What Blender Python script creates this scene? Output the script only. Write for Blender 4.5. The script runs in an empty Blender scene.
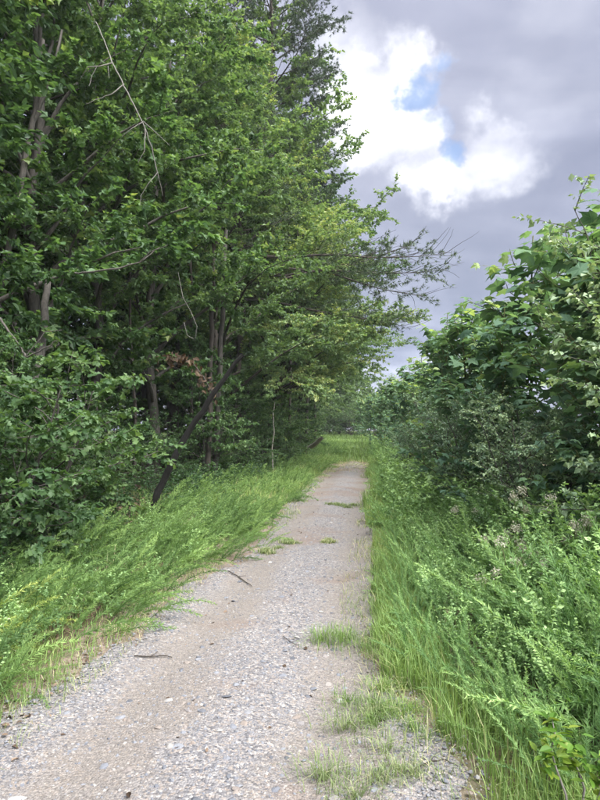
import bpy, math
import numpy as np
from mathutils import Vector, Matrix

R = math.radians
scene = bpy.context.scene
col = scene.collection

# ------------------------------------------------------------------ camera
CAM = np.array([0.85, 0.0, 1.6]); YAW = R(6.56); PITCH = R(2.9); F = 601.0
cam_d = bpy.data.cameras.new('camera')
cam_d.sensor_fit = 'VERTICAL'; cam_d.sensor_height = 24.0; cam_d.sensor_width = 18.0
cam_d.lens = 24.0 * F / 800.0
cam_d.clip_start = 0.05; cam_d.clip_end = 2000
cam = bpy.data.objects.new('camera', cam_d); col.objects.link(cam)
cam.location = CAM; cam.rotation_euler = (R(90) + PITCH, 0, YAW)
scene.camera = cam

def at(px, py, d):
    """world point seen at photo pixel (px, py) at horizontal depth d"""
    u = (px - 300) / F; v = (400 - py) / F
    fw = math.cos(PITCH) - math.sin(PITCH) * v; up = math.sin(PITCH) + math.cos(PITCH) * v
    r = u / fw * d; z = up / fw * d
    return np.array([CAM[0] + r * math.cos(YAW) - d * math.sin(YAW), CAM[1] + r * math.sin(YAW) + d * math.cos(YAW), CAM[2] + z])

def direction(px, py):
    v = at(px, py, 10.0) - CAM
    return v / np.linalg.norm(v)

# ------------------------------------------------------------------ node helpers
def N(nt, t, **kw):
    n = nt.nodes.new(t)
    for k, v in kw.items():
        if k.startswith('i_'):
            n.inputs[k[2:].replace('_', ' ')].default_value = v
        else:
            setattr(n, k, v)
    return n
def L(nt, a, b): nt.links.new(a, b)
def M_(nt, op, a, b=None, clamp=False):
    n = nt.nodes.new('ShaderNodeMath'); n.operation = op; n.use_clamp = clamp
    for i, v in enumerate((a, b)):
        if v is None: continue
        if isinstance(v, (int, float)): n.inputs[i].default_value = v
        else: nt.links.new(v, n.inputs[i])
    return n.outputs[0]
def VM(nt, op, a, b=None):
    n = nt.nodes.new('ShaderNodeVectorMath'); n.operation = op
    for i, v in enumerate((a, b)):
        if v is None: continue
        if isinstance(v, (tuple, list)): n.inputs[i].default_value = v
        else: nt.links.new(v, n.inputs[i])
    return n.outputs['Value'] if op in ('DOT_PRODUCT', 'LENGTH') else n.outputs[0]
def MIX(nt, fac, a, b, blend='MIX'):
    n = nt.nodes.new('ShaderNodeMix'); n.data_type = 'RGBA'; n.blend_type = blend
    for s, v in ((n.inputs[0], fac), (n.inputs[6], a), (n.inputs[7], b)):
        if isinstance(v, (int, float)): s.default_value = v
        elif isinstance(v, (tuple, list)): s.default_value = (*v, 1) if len(v) == 3 else v
        else: nt.links.new(v, s)
    return n.outputs[2]
def RAMP(nt, fac, stops, interp='LINEAR'):
    n = nt.nodes.new('ShaderNodeValToRGB'); n.color_ramp.interpolation = interp
    el = n.color_ramp.elements
    while len(el) < len(stops): el.new(0.5)
    for e, (p, c) in zip(el, stops):
        e.position = p; e.color = (*c, 1) if isinstance(c, (tuple, list)) else (c, c, c, 1)
    nt.links.new(fac, n.inputs[0])
    return n.outputs[0]
def MAPR(nt, v, a, b, c=0.0, d=1.0, smooth=True):
    n = nt.nodes.new('ShaderNodeMapRange')
    n.interpolation_type = 'SMOOTHSTEP' if smooth else 'LINEAR'
    nt.links.new(v, n.inputs[0])
    for i, x in enumerate((a, b, c, d)): n.inputs[i + 1].default_value = x
    return n.outputs[0]
def NOISE(nt, vec, scale, detail=4, rough=0.55, dist=0.0):
    n = N(nt, 'ShaderNodeTexNoise'); n.inputs['Scale'].default_value = scale; n.inputs['Detail'].default_value = detail
    n.inputs['Roughness'].default_value = rough; n.inputs['Distortion'].default_value = dist
    if vec is not None: nt.links.new(vec, n.inputs['Vector'])
    return n

# ------------------------------------------------------------------ world: broken overcast
SUN_EL, SUN_AZ = R(56), R(128)
SUN_DIR = np.array([math.sin(SUN_AZ) * math.cos(SUN_EL), math.cos(SUN_AZ) * math.cos(SUN_EL), math.sin(SUN_EL)])
world = bpy.data.worlds.new('World'); scene.world = world; world.use_nodes = True
nt = world.node_tree; nt.nodes.clear()
tc = N(nt, 'ShaderNodeTexCoord'); gen = tc.outputs['Generated']
sky = N(nt, 'ShaderNodeTexSky', sky_type='NISHITA', sun_disc=False)
sky.sun_elevation = SUN_EL; sky.sun_rotation = SUN_AZ; sky.altitude = 100; sky.air_density = 1.0; sky.dust_density = 1.5
nrm = VM(nt, 'NORMALIZE', gen)
sep = N(nt, 'ShaderNodeSeparateXYZ'); L(nt, nrm, sep.inputs[0])
z = M_(nt, 'MAXIMUM', sep.outputs[2], 0.0)
zz = M_(nt, 'ADD', z, 0.22)
comb = N(nt, 'ShaderNodeCombineXYZ')
L(nt, M_(nt, 'DIVIDE', sep.outputs[0], zz), comb.inputs[0]); L(nt, M_(nt, 'DIVIDE', sep.outputs[1], zz), comb.inputs[1])
plane = comb.outputs[0]
n1 = NOISE(nt, VM(nt, 'MULTIPLY', plane, (1.0, 1.35, 1.0)), 1.5, 6, 0.5, 0.5).outputs[0]
n2 = NOISE(nt, VM(nt, 'ADD', plane, (7.3, 2.1, 0)), 4.2, 6, 0.5, 0.2).outputs[0]
nmix = M_(nt, 'ADD', M_(nt, 'MULTIPLY', n1, 0.72), M_(nt, 'MULTIPLY', n2, 0.28))
cloud = RAMP(nt, nmix, [(0.36, (0.265, 0.270, 0.365)), (0.45, (0.365, 0.370, 0.475)), (0.53, (0.50, 0.505, 0.62)), (0.60, (0.68, 0.68, 0.79)), (0.70, (1.05, 1.05, 1.16))])
cie = M_(nt, 'ADD', M_(nt, 'ADD', M_(nt, 'MULTIPLY', z, 1.5), 0.85), MAPR(nt, z, 0.0, 0.26, 1.7, 0.0))            # overcast skies brighten toward the zenith
cg = N(nt, 'ShaderNodeCombineXYZ')
for i in range(3): L(nt, cie, cg.inputs[i])
cloud = MIX(nt, 1.0, cloud, cg.outputs[0], 'MULTIPLY')
# warped direction for torn edges
wn = NOISE(nt, nrm, 7.0, 6, 0.62).outputs['Color']
wdir = VM(nt, 'NORMALIZE', VM(nt, 'ADD', nrm, VM(nt, 'SCALE', VM(nt, 'SUBTRACT', wn, (0.5, 0.5, 0.5)), None)))
for n in nt.nodes:
    if n.type == 'VECT_MATH' and n.operation == 'SCALE': n.inputs['Scale'].default_value = 0.20
def blob(px, py, deg_in, deg_out):
    d = VM(nt, 'DOT_PRODUCT', wdir, tuple(direction(px, py)))
    return MAPR(nt, d, math.cos(R(deg_out)), math.cos(R(deg_in)))
g = blob(366, 98, 0.0, 6.2)
for args, w in (((390, 142, 0.0, 5.0), 0.95), ((428, 174, 0.0, 3.6), 0.85), ((348, 68, 0.0, 5.0), 0.6), ((492, 150, 0.0, 4.8), 0.62), ((462, 166, 0.0, 3.2), 0.55), ((590, 30, 1, 10), 0.3)):
    g = M_(nt, 'MAXIMUM', g, M_(nt, 'MULTIPLY', blob(*args), w))
g = M_(nt, 'MULTIPLY', g, MAPR(nt, n2, 0.30, 0.62, 0.55, 1.1), True)
wide = MAPR(nt, VM(nt, 'DOT_PRODUCT', nrm, tuple(direction(400, 125))), math.cos(R(22)), 1.0)
hole = M_(nt, 'MAXIMUM', blob(414, 97, 0.0, 1.75), M_(nt, 'MAXIMUM', blob(440, 149, 0.0, 1.75), M_(nt, 'MULTIPLY', blob(428, 122, 0.3, 1.6), 0.35)))
skyblue = MIX(nt, 1.0, sky.outputs[0], (0.62, 0.80, 1.0), 'MULTIPLY')
c = MIX(nt, M_(nt, 'MULTIPLY', wide, 0.28), cloud, (0.95, 0.95, 1.06))
c = MIX(nt, M_(nt, 'POWER', g, 1.8), c, (3.2, 3.18, 3.2))
c = MIX(nt, M_(nt, 'MULTIPLY', hole, 0.85), c, (0.50, 0.76, 1.30))
c = MIX(nt, 0.06, c, skyblue)
bg = N(nt, 'ShaderNodeBackground'); bg.inputs['Strength'].default_value = 0.08; L(nt, c, bg.inputs[0])
out = N(nt, 'ShaderNodeOutputWorld'); L(nt, bg.outputs[0], out.inputs[0])

# ------------------------------------------------------------------ soft sun lamp, set behind camera to brighten leaves, away from the cloud break
sd = bpy.data.lights.new('sun', 'SUN'); sd.energy = 1.5; sd.angle = R(60); sd.color = (1.0, 0.97, 0.93)
so = bpy.data.objects.new('sun', sd); col.objects.link(so)
so.rotation_euler = Vector(-SUN_DIR).to_track_quat('-Z', 'Y').to_euler()

# ------------------------------------------------------------------ exposure and render
scene.view_settings.view_transform = 'Standard'; scene.view_settings.look = 'None'
scene.view_settings.exposure = 3.0; scene.view_settings.gamma = 1.0
scene.view_settings.use_curve_mapping = False
cy = scene.cycles
cy.max_bounces = 6; cy.diffuse_bounces = 5; cy.glossy_bounces = 2; cy.transmission_bounces = 4; cy.transparent_max_bounces = 4
cy.caustics_reflective = False; cy.caustics_refractive = False
cy.use_adaptive_sampling = True; cy.adaptive_threshold = 0.03
cy.use_denoising = True
cy.sample_clamp_indirect = 6.0

# ------------------------------------------------------------------ object helpers
def tag(o, label=None, cat=None, group=None, kind=None):
    for k, v in (('label', label), ('category', cat), ('group', group), ('kind', kind)):
        if v: o[k] = v
    return o
def mesh(name, v, f, mat=None, rnd=None, smooth=False):
    """v (n,3); f: array (m,3/4) or list of such arrays"""
    v = np.ascontiguousarray(v, dtype=np.float32)
    fl = [np.asarray(a, dtype=np.int32) for a in (f if isinstance(f, list) else [f]) if len(a)]
    me = bpy.data.meshes.new(name)
    me.vertices.add(len(v)); me.vertices.foreach_set('co', v.ravel())
    idx = np.concatenate([a.ravel() for a in fl]); tot = np.concatenate([np.full(len(a), a.shape[1], np.int32) for a in fl])
    st = np.concatenate([[0], np.cumsum(tot)[:-1]]).astype(np.int32)
    me.loops.add(len(idx)); me.loops.foreach_set('vertex_index', idx)
    me.polygons.add(len(tot)); me.polygons.foreach_set('loop_start', st)
    me.polygons.foreach_set('use_smooth', np.full(len(tot), smooth, dtype=bool))
    if rnd is not None:
        a = me.attributes.new('rnd', 'FLOAT', 'POINT'); a.data.foreach_set('value', np.ascontiguousarray(rnd, dtype=np.float32))
    me.update(calc_edges=True)
    if mat: me.materials.append(mat)
    return me
def obj(name, me, parent=None, loc=None, rot=None, scl=None):
    o = bpy.data.objects.new(name, me); col.objects.link(o)
    if parent: o.parent = parent
    if loc is not None: o.location = loc
    if rot is not None: o.rotation_euler = rot
    if scl is not None: o.scale = scl if isinstance(scl, (tuple, list)) else (scl,) * 3
    return o
def empty(name, loc, rz=0.0, scl=1.0, rx=0.0, ry=0.0):
    o = obj(name, None, None, loc, (rx, ry, rz), scl); o.empty_display_size = 0.2
    return o
def place(proto, name, loc, rz=0.0, scl=1.0, rx=0.0, ry=0.0):
    """proto: list of (part name, mesh, kind): one thing with its parts (mesh data shared)"""
    r = empty(name, loc, rz, scl, rx, ry)
    for pn, me, kd in proto:
        p = obj(pn, me, r)
        if kd: p['kind'] = kd
    return r
def unit(a):
    return a / np.maximum(np.linalg.norm(a, axis=-1, keepdims=True), 1e-9)

class MB:
    def __init__(s): s.v = []; s.f = []; s.r = []; s.n = 0
    def add(s, v, f, r=0.5):
        v = np.asarray(v, float); s.v.append(v); s.f.append(np.asarray(f, int) + s.n)
        s.r.append(np.full(len(v), r) if np.isscalar(r) else r); s.n += len(v)
    def tube(s, pts, rad, n=6, r=0.5, rough=0.0, rng=None):
        pts = np.asarray(pts, float); k = len(pts); rad = np.broadcast_to(np.asarray(rad, float), (k,))
        tg = unit(np.gradient(pts, axis=0))
        ref = np.array([0., 0, 1]) if abs(tg[0, 2]) < 0.9 else np.array([1., 0, 0])
        a = unit(np.cross(tg, ref)); b = np.cross(tg, a)
        th = np.linspace(0, 2 * np.pi, n, endpoint=False)
        rr = rad[:, None] * (np.ones((k, n)) if not rough else 1 + rough * rng.normal(size=(k, n)))
        V = pts[:, None] + rr[..., None] * (np.cos(th)[None, :, None] * a[:, None] + np.sin(th)[None, :, None] * b[:, None])
        i = np.arange(k - 1)[:, None] * n; j = np.arange(n)[None]; j2 = (j + 1) % n
        q = np.stack([i + j, i + j2, i + n + j2, i + n + j], -1).reshape(-1, 4)
        s.add(V.reshape(-1, 3), q, r)
    def build(s, name, mat, smooth=True):
        fs = {}
        for a in s.f: fs.setdefault(a.shape[1], []).append(a)
        return mesh(name, np.concatenate(s.v), [np.concatenate(x) for x in fs.values()], mat, np.concatenate(s.r), smooth)

# ------------------------------------------------------------------ materials
def new_mat(name):
    m = bpy.data.materials.new(name); m.use_nodes = True; t = m.node_tree; t.nodes.clear()
    return m, t, N(t, 'ShaderNodeOutputMaterial')
def leaf_mat(name, stops, rough=0.50, spec=0.40, trans=0.42, obj_var=0.5, tcol=(1.35, 1.35, 0.65), gain=1.6, desat=0.28):
    m, t, o = new_mat(name)
    at_ = N(t, 'ShaderNodeAttribute', attribute_name='rnd')
    oi = N(t, 'ShaderNodeObjectInfo')
    v = M_(t, 'ADD', at_.outputs['Fac'], M_(t, 'MULTIPLY', M_(t, 'SUBTRACT', oi.outputs['Random'], 0.5), obj_var), True)
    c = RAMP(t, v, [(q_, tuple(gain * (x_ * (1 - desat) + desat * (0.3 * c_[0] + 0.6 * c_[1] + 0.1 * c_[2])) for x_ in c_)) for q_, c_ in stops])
    p = N(t, 'ShaderNodeBsdfPrincipled'); L(t, c, p.inputs['Base Color'])
    p.inputs['Roughness'].default_value = rough; p.inputs['Specular IOR Level'].default_value = spec
    tr = N(t, 'ShaderNodeBsdfTranslucent'); L(t, MIX(t, 1.0, c, tcol, 'MULTIPLY'), tr.inputs[0])
    mx = N(t, 'ShaderNodeMixShader'); mx.inputs[0].default_value = trans
    L(t, p.outputs[0], mx.inputs[1]); L(t, tr.outputs[0], mx.inputs[2]); L(t, mx.outputs[0], o.inputs[0])
    return m
def bark_mat(name, a, b, scale=9.0, bump=0.5):
    m, t, o = new_mat(name)
    tcn = N(t, 'ShaderNodeTexCoord'); mp = N(t, 'ShaderNodeMapping'); mp.inputs['Scale'].default_value = (1, 1, 0.22)
    L(t, tcn.outputs['Object'], mp.inputs[0])
    n = NOISE(t, mp.outputs[0], scale * 3, 6, 0.65, 0.4); n2_ = NOISE(t, tcn.outputs['Object'], 1.7, 3, 0.5)
    f = M_(t, 'ADD', M_(t, 'MULTIPLY', n.outputs[0], 0.7), M_(t, 'MULTIPLY', n2_.outputs[0], 0.3))
    c = RAMP(t, f, [(0.36, a), (0.62, b)])
    p = N(t, 'ShaderNodeBsdfPrincipled'); L(t, c, p.inputs['Base Color']); p.inputs['Roughness'].default_value = 0.9
    bm = N(t, 'ShaderNodeBump'); bm.inputs['Strength'].default_value = bump; bm.inputs['Distance'].default_value = 0.02
    L(t, n.outputs[0], bm.inputs['Height']); L(t, bm.outputs[0], p.inputs['Normal']); L(t, p.outputs[0], o.inputs[0])
    return m

MAPLE = leaf_mat('leaf_maple', [(0.0, (0.018, 0.052, 0.016)), (0.45, (0.042, 0.105, 0.026)), (0.8, (0.075, 0.150, 0.030)), (1.0, (0.15, 0.19, 0.03))], gain=2.1)
ELM = leaf_mat('leaf_elm', [(0.0, (0.026, 0.062, 0.024)), (0.5, (0.055, 0.108, 0.032)), (0.9, (0.092, 0.150, 0.040)), (1.0, (0.15, 0.18, 0.045))], gain=2.5)
OAK = leaf_mat('leaf_oak', [(0.0, (0.014, 0.042, 0.014)), (0.5, (0.030, 0.078, 0.020)), (1.0, (0.062, 0.125, 0.026))], gain=2.5)
BUSH = leaf_mat('leaf_bush', [(0.0, (0.016, 0.052, 0.014)), (0.5, (0.036, 0.095, 0.022)), (1.0, (0.075, 0.150, 0.030))], gain=1.75)
PINE = leaf_mat('needle_pine', [(0.0, (0.018, 0.045, 0.018)), (0.5, (0.035, 0.075, 0.028)), (1.0, (0.07, 0.115, 0.035))], trans=0.12, gain=1.6)
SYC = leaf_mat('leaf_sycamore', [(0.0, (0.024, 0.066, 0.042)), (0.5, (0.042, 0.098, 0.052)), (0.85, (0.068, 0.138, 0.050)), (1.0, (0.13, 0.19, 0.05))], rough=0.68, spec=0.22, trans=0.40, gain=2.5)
OLIVE = leaf_mat('leaf_olive', [(0.0, (0.030, 0.062, 0.034)), (0.5, (0.058, 0.105, 0.052)), (1.0, (0.12, 0.17, 0.075))], rough=0.5, trans=0.22, gain=3.0)
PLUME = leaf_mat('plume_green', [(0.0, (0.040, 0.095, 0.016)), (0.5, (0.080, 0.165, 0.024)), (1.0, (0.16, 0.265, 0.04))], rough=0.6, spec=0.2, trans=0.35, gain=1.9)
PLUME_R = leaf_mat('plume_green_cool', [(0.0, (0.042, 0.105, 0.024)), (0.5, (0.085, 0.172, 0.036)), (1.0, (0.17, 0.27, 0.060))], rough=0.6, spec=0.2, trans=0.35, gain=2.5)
PLUME_Y = leaf_mat('plume_yellow', [(0.0, (0.10, 0.15, 0.015)), (0.5, (0.19, 0.27, 0.020)), (1.0, (0.33, 0.38, 0.035))], rough=0.6, spec=0.2, trans=0.35, gain=1.7)
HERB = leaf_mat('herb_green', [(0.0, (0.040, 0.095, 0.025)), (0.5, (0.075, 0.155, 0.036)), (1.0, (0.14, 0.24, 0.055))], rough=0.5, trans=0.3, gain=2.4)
GRASS = leaf_mat('grass', [(0.0, (0.060, 0.125, 0.016)), (0.5, (0.110, 0.205, 0.022)), (0.85, (0.18, 0.29, 0.035)), (1.0, (0.30, 0.28, 0.10))], rough=0.45, spec=0.35, trans=0.35)
GRASS_DRY = leaf_mat('grass_dry', [(0.0, (0.07, 0.11, 0.03)), (0.5, (0.13, 0.17, 0.055)), (1.0, (0.34, 0.29, 0.16))], rough=0.6, spec=0.25, trans=0.3, gain=2.1)
BRIGHT = leaf_mat('leaf_bright', [(0.0, (0.08, 0.20, 0.015)), (0.5, (0.14, 0.29, 0.02)), (1.0, (0.26, 0.36, 0.03))], rough=0.5, spec=0.3, trans=0.35, gain=0.85, desat=0.1)
BROWN = leaf_mat('leaf_withered', [(0.0, (0.07, 0.045, 0.025)), (0.5, (0.15, 0.09, 0.05)), (1.0, (0.22, 0.16, 0.07))], rough=0.7, spec=0.2, trans=0.3, tcol=(1.2, 0.9, 0.6), gain=1.0)
FLOWER = leaf_mat('flower_pale', [(0.0, (0.42, 0.42, 0.26)), (0.5, (0.60, 0.57, 0.42)), (1.0, (0.76, 0.73, 0.60))], rough=0.8, spec=0.1, trans=0.3, tcol=(1, 0.95, 0.8), gain=1.0)
LITTER = leaf_mat('leaf_litter', [(0.0, (0.05, 0.03, 0.018)), (0.5, (0.14, 0.085, 0.05)), (1.0, (0.28, 0.19, 0.12))], rough=0.8, spec=0.15, trans=0.1, tcol=(1, 1, 1), gain=1.0)
BARK = bark_mat('bark_grey', (0.035, 0.031, 0.027), (0.115, 0.105, 0.093))
BARK_DK = bark_mat('bark_dark', (0.022, 0.018, 0.015), (0.075, 0.062, 0.052))
BARK_PALE = bark_mat('bark_pale', (0.15, 0.14, 0.12), (0.34, 0.32, 0.29))
BARK_DEAD = bark_mat('bark_dead', (0.10, 0.095, 0.085), (0.22, 0.21, 0.19))
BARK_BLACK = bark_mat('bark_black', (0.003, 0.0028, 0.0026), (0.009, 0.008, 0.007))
STEM = bark_mat('stem_green', (0.09, 0.11, 0.04), (0.20, 0.20, 0.09), bump=0.2)
STONE_M = None
# ------------------------------------------------------------------ ground form
def sstep(x, a, b):
    t = np.clip((x - a) / (b - a), 0, 1); return t * t * (3 - 2 * t)
def bend(y):                                     # the track swings gently left beyond thirty metres
    y = np.asarray(y, float); return -0.0016 * np.clip(y - 28, 0, 60) ** 2
def wob(x, y, s, k):
    return np.sin(x * s + 1.3 * k) * np.cos(y * s * 0.83 + 2.1 * k) + 0.5 * np.sin(x * s * 2.3 - y * s * 1.9 + k)
def hgt(x, y):
    x = np.asarray(x, float); y = np.asarray(y, float); u = x - bend(np.minimum(y, 88))
    h = 0.16 * sstep(-u, 1.2, 3.2) + 0.05 * sstep(u, 1.3, 3.0)
    h = h - 0.032 * np.exp(-((u + 0.55) / 0.25) ** 2) - 0.032 * np.exp(-((u - 0.62) / 0.25) ** 2)
    h = h + 0.010 * wob(x, y, 1.7, 1) + 0.05 * wob(x, y, 0.35, 2) * sstep(np.abs(u), 1.5, 5)
    h = h + 1.15 * sstep(y, 24, 66)
    return h
def vl(y): return np.interp(y, [1, 3, 4.4, 5.7, 7, 8.4, 10, 13, 16, 27], [-1.35, -1.1, -.95, -.9, -.78, -.55, -.68, -.8, -.85, -.7])
def edgeL(y): return vl(y) - .08 + 0.05 * np.sin(y * 1.9) + 0.05 * np.sin(y * 2.7 + 1) + 0.04 * np.sin(y * 7.1)
def edgeR(y): return 0.62 * np.clip(1 - np.abs(np.asarray(y, float) - 1.8) / 2.4, 0, 1) + 0.97 + 0.10 * np.sin(y * 0.7 + 2) + 0.08 * np.sin(y * 2.3) + 0.04 * np.sin(y * 6.3 + 1)

# ground sheet
xs = np.unique(np.concatenate([np.arange(-6, 6.01, 0.2), -6 - 1.2 ** np.arange(1, 36), 6 + 1.2 ** np.arange(1, 36)]))
ys = np.unique(np.concatenate([np.arange(-6, 40, 0.25), 40 + 1.15 ** np.arange(1, 44), -6 - 1.25 ** np.arange(1, 26)]))
xs = xs[(xs > -600) & (xs < 600)]; ys = ys[(ys > -300) & (ys < 700)]
X, Y = np.meshgrid(xs, ys)
Z = hgt(X, Y)
V = np.stack([X, Y, Z], -1).reshape(-1, 3); nx, ny = len(xs), len(ys)
i = (np.arange(ny - 1)[:, None] * nx + np.arange(nx - 1)[None]).ravel()
Q = np.stack([i, i + 1, i + nx + 1, i + nx], -1)
m, t, o = new_mat('forest_soil')
ge = N(t, 'ShaderNodeNewGeometry'); pos = ge.outputs['Position']
na = NOISE(t, pos, 0.9, 5, 0.6).outputs[0]; nb = NOISE(t, pos, 22, 6, 0.7).outputs[0]; nc = NOISE(t, pos, 90, 4, 0.7).outputs[0]
litter = RAMP(t, nb, [(0.3, (0.05, 0.036, 0.025)), (0.5, (0.13, 0.09, 0.062)), (0.7, (0.24, 0.18, 0.125))])
green = RAMP(t, nb, [(0.3, (0.03, 0.05, 0.014)), (0.7, (0.10, 0.135, 0.04))])
sandy = RAMP(t, nc, [(0.3, (0.15, 0.115, 0.09)), (0.6, (0.29, 0.235, 0.19)), (0.75, (0.36, 0.32, 0.29))])
sp = N(t, 'ShaderNodeSeparateXYZ'); L(t, pos, sp.inputs[0])
ax = M_(t, 'ABSOLUTE', sp.outputs[0])
c = MIX(t, M_(t, 'MAXIMUM', MAPR(t, na, 0.42, 0.62), MAPR(t, sp.outputs[1], 29, 33)), litter, green)
near = MAPR(t, M_(t, 'ADD', ax, M_(t, 'MULTIPLY', M_(t, 'SUBTRACT', na, 0.5), 0.9)), 1.15, 1.55, 1.0, 0.0)
near = M_(t, 'MULTIPLY', near, MAPR(t, sp.outputs[1], 27, 31, 1.0, 0.0))
c = MIX(t, near, c, sandy)
p = N(t, 'ShaderNodeBsdfPrincipled'); p.inputs['Roughness'].default_value = 0.95; p.inputs['Specular IOR Level'].default_value = 0.1
L(t, c, p.inputs['Base Color'])
bm = N(t, 'ShaderNodeBump'); bm.inputs['Distance'].default_value = 0.03; bm.inputs['Strength'].default_value = 0.7
L(t, nb, bm.inputs['Height']); L(t, bm.outputs[0], p.inputs['Normal']); L(t, p.outputs[0], o.inputs[0])
ground = tag(obj('ground', mesh('ground', V, Q, m, smooth=True)), kind='structure')

# gravel track sheet, ragged edges
yy = np.arange(-4, 30.6, 0.08); k = 44
s = np.linspace(0, 1, k)
xl = edgeL(yy) + 0.03 * np.sin(yy * 17); xr = edgeR(yy) + 0.03 * np.sin(yy * 19 + 2)
pinch = sstep(yy, 23.5, 30.6); xl = xl + pinch * 0.75; xr = xr - pinch * 0.6
X = xl[:, None] + (xr - xl)[:, None] * s[None] + bend(yy)[:, None]; Y = np.repeat(yy[:, None], k, 1)
Z = hgt(X, Y) + 0.006 + 0.012 * np.minimum(1, 8 * np.minimum(s, 1 - s))[None]
V = np.stack([X, Y, Z], -1).reshape(-1, 3)
i = (np.arange(len(yy) - 1)[:, None] * k + np.arange(k - 1)[None]).ravel()
Q = np.stack([i, i + 1, i + k + 1, i + k], -1)
m, t, o = new_mat('gravel')
ge = N(t, 'ShaderNodeNewGeometry'); pos = ge.outputs['Position']
sp = N(t, 'ShaderNodeSeparateXYZ'); L(t, pos, sp.inputs[0])
big = NOISE(t, pos, 1.6, 5, 0.6, 0.3).outputs[0]; mid = NOISE(t, pos, 9, 5, 0.65).outputs[0]; fine = NOISE(t, pos, 120, 4, 0.75).outputs[0]
vor = N(t, 'ShaderNodeTexVoronoi'); vor.inputs['Scale'].default_value = 75; vor.inputs['Randomness'].default_value = 1.0; L(t, pos, vor.inputs['Vector'])
vor2 = N(t, 'ShaderNodeTexVoronoi'); vor2.inputs['Scale'].default_value = 190; L(t, pos, vor2.inputs['Vector'])
sand = RAMP(t, fine, [(0.28, (0.128, 0.110, 0.094)), (0.5, (0.222, 0.196, 0.172)), (0.72, (0.32, 0.292, 0.265))])
vs = N(t, 'ShaderNodeSeparateColor'); L(t, vor.outputs['Color'], vs.inputs[0])
vs2 = N(t, 'ShaderNodeSeparateColor'); L(t, vor2.outputs['Color'], vs2.inputs[0])
grey = RAMP(t, vs.outputs[0], [(0.0, (0.106, 0.106, 0.117)), (0.35, (0.187, 0.187, 0.202)), (0.65, (0.268, 0.263, 0.268)), (0.88, (0.291, 0.251, 0.223)), (1.0, (0.470, 0.461, 0.453))])
speck = RAMP(t, vs2.outputs[1], [(0.0, (0.62, 0.62, 0.62)), (0.5, (0.95, 0.95, 0.95)), (1.0, (1.25, 1.22, 1.2))])
# wheel lines are worn to sand, crushed stone lies between and along the left edge
band = M_(t, 'ADD', M_(t, 'MULTIPLY', M_(t, 'COSINE', M_(t, 'MULTIPLY', M_(t, 'SUBTRACT', sp.outputs[0], 0.12), 5.6)), 0.24), big)
gfac = MAPR(t, M_(t, 'ADD', M_(t, 'MULTIPLY', band, 0.75), M_(t, 'MULTIPLY', mid, 0.25)), 0.30, 0.66)
c = MIX(t, M_(t, 'ADD', M_(t, 'MULTIPLY', gfac, 0.62), 0.30), sand, grey)
c = MIX(t, 0.8, c, speck, 'MULTIPLY')
dirt = MAPR(t, M_(t, 'ADD', M_(t, 'MULTIPLY', NOISE(t, VM(t, 'ADD', pos, (3, 9, 0)), 0.8, 4, 0.6).outputs[0], 1.0), M_(t, 'MULTIPLY', sp.outputs[1], 0.006)), 0.58, 0.74)
c = MIX(t, M_(t, 'MULTIPLY', dirt, 0.6), c, (0.20, 0.145, 0.115))
p = N(t, 'ShaderNodeBsdfPrincipled'); p.inputs['Roughness'].default_value = 0.9; p.inputs['Specular IOR Level'].default_value = 0.15
L(t, c, p.inputs['Base Color'])
hh = M_(t, 'ADD', M_(t, 'MULTIPLY', vor.outputs['Distance'], -0.7), M_(t, 'MULTIPLY', fine, 0.5))
bm = N(t, 'ShaderNodeBump'); bm.inputs['Distance'].default_value = 0.012; bm.inputs['Strength'].default_value = 0.8
L(t, hh, bm.inputs['Height']); L(t, bm.outputs[0], p.inputs['Normal']); L(t, p.outputs[0], o.inputs[0])
path = tag(obj('gravel_path', mesh('gravel_path', V, Q, m, smooth=True)), kind='structure')
def pz(x, y): return hgt(x, y) + 0.018

# loose stones: the largest are pieces of the path, the rest one mass
m, t, o = new_mat('crushed_stone')
at_ = N(t, 'ShaderNodeAttribute', attribute_name='rnd'); oi = N(t, 'ShaderNodeObjectInfo')
rv = M_(t, 'FRACT', M_(t, 'ADD', at_.outputs['Fac'], M_(t, 'MULTIPLY', oi.outputs['Random'], 1.0)))
tcn = N(t, 'ShaderNodeNewGeometry')
c = RAMP(t, rv, [(0.0, (0.10, 0.105, 0.12)), (0.2, (0.16, 0.17, 0.195)), (0.5, (0.215, 0.225, 0.25)), (0.74, (0.235, 0.20, 0.175)), (0.93, (0.28, 0.27, 0.26)), (1.0, (0.42, 0.415, 0.405))])
c = MIX(t, 0.5, c, RAMP(t, NOISE(t, tcn.outputs['Position'], 160, 4, 0.7).outputs[0], [(0.3, (0.55, 0.55, 0.55)), (0.7, (1.25, 1.25, 1.25))]), 'MULTIPLY')
p = N(t, 'ShaderNodeBsdfPrincipled'); p.inputs['Roughness'].default_value = 0.85; p.inputs['Specular IOR Level'].default_value = 0.2
L(t, c, p.inputs['Base Color']); L(t, p.outputs[0], o.inputs[0]); STONE_M = m
rng = np.random.default_rng(5)
def stone_shape(rng):
    a = np.array([[1, 0, 0], [.5, .87, 0], [-.5, .87, 0], [-1, 0, 0], [-.5, -.87, 0], [.5, -.87, 0], [.45, .1, .62], [-.2, .5, .55], [-.25, -.45, .6], [0, 0, -.5]], float)
    a += rng.normal(scale=0.16, size=a.shape); a[:, 1] *= rng.uniform(.6, 1)
    f = [[6, 7, 8]]
    f += [[0, 1, 6], [1, 7, 6], [1, 2, 7], [2, 3, 7], [3, 8, 7], [3, 4, 8], [4, 5, 8], [5, 6, 8], [5, 0, 6]]
    a[:6, 2] = -.22 + .1 * a[:6, 2]
    return a[:9] * 0.5, np.array(f)
shapes = [stone_shape(rng) for _ in range(12)]
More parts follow.
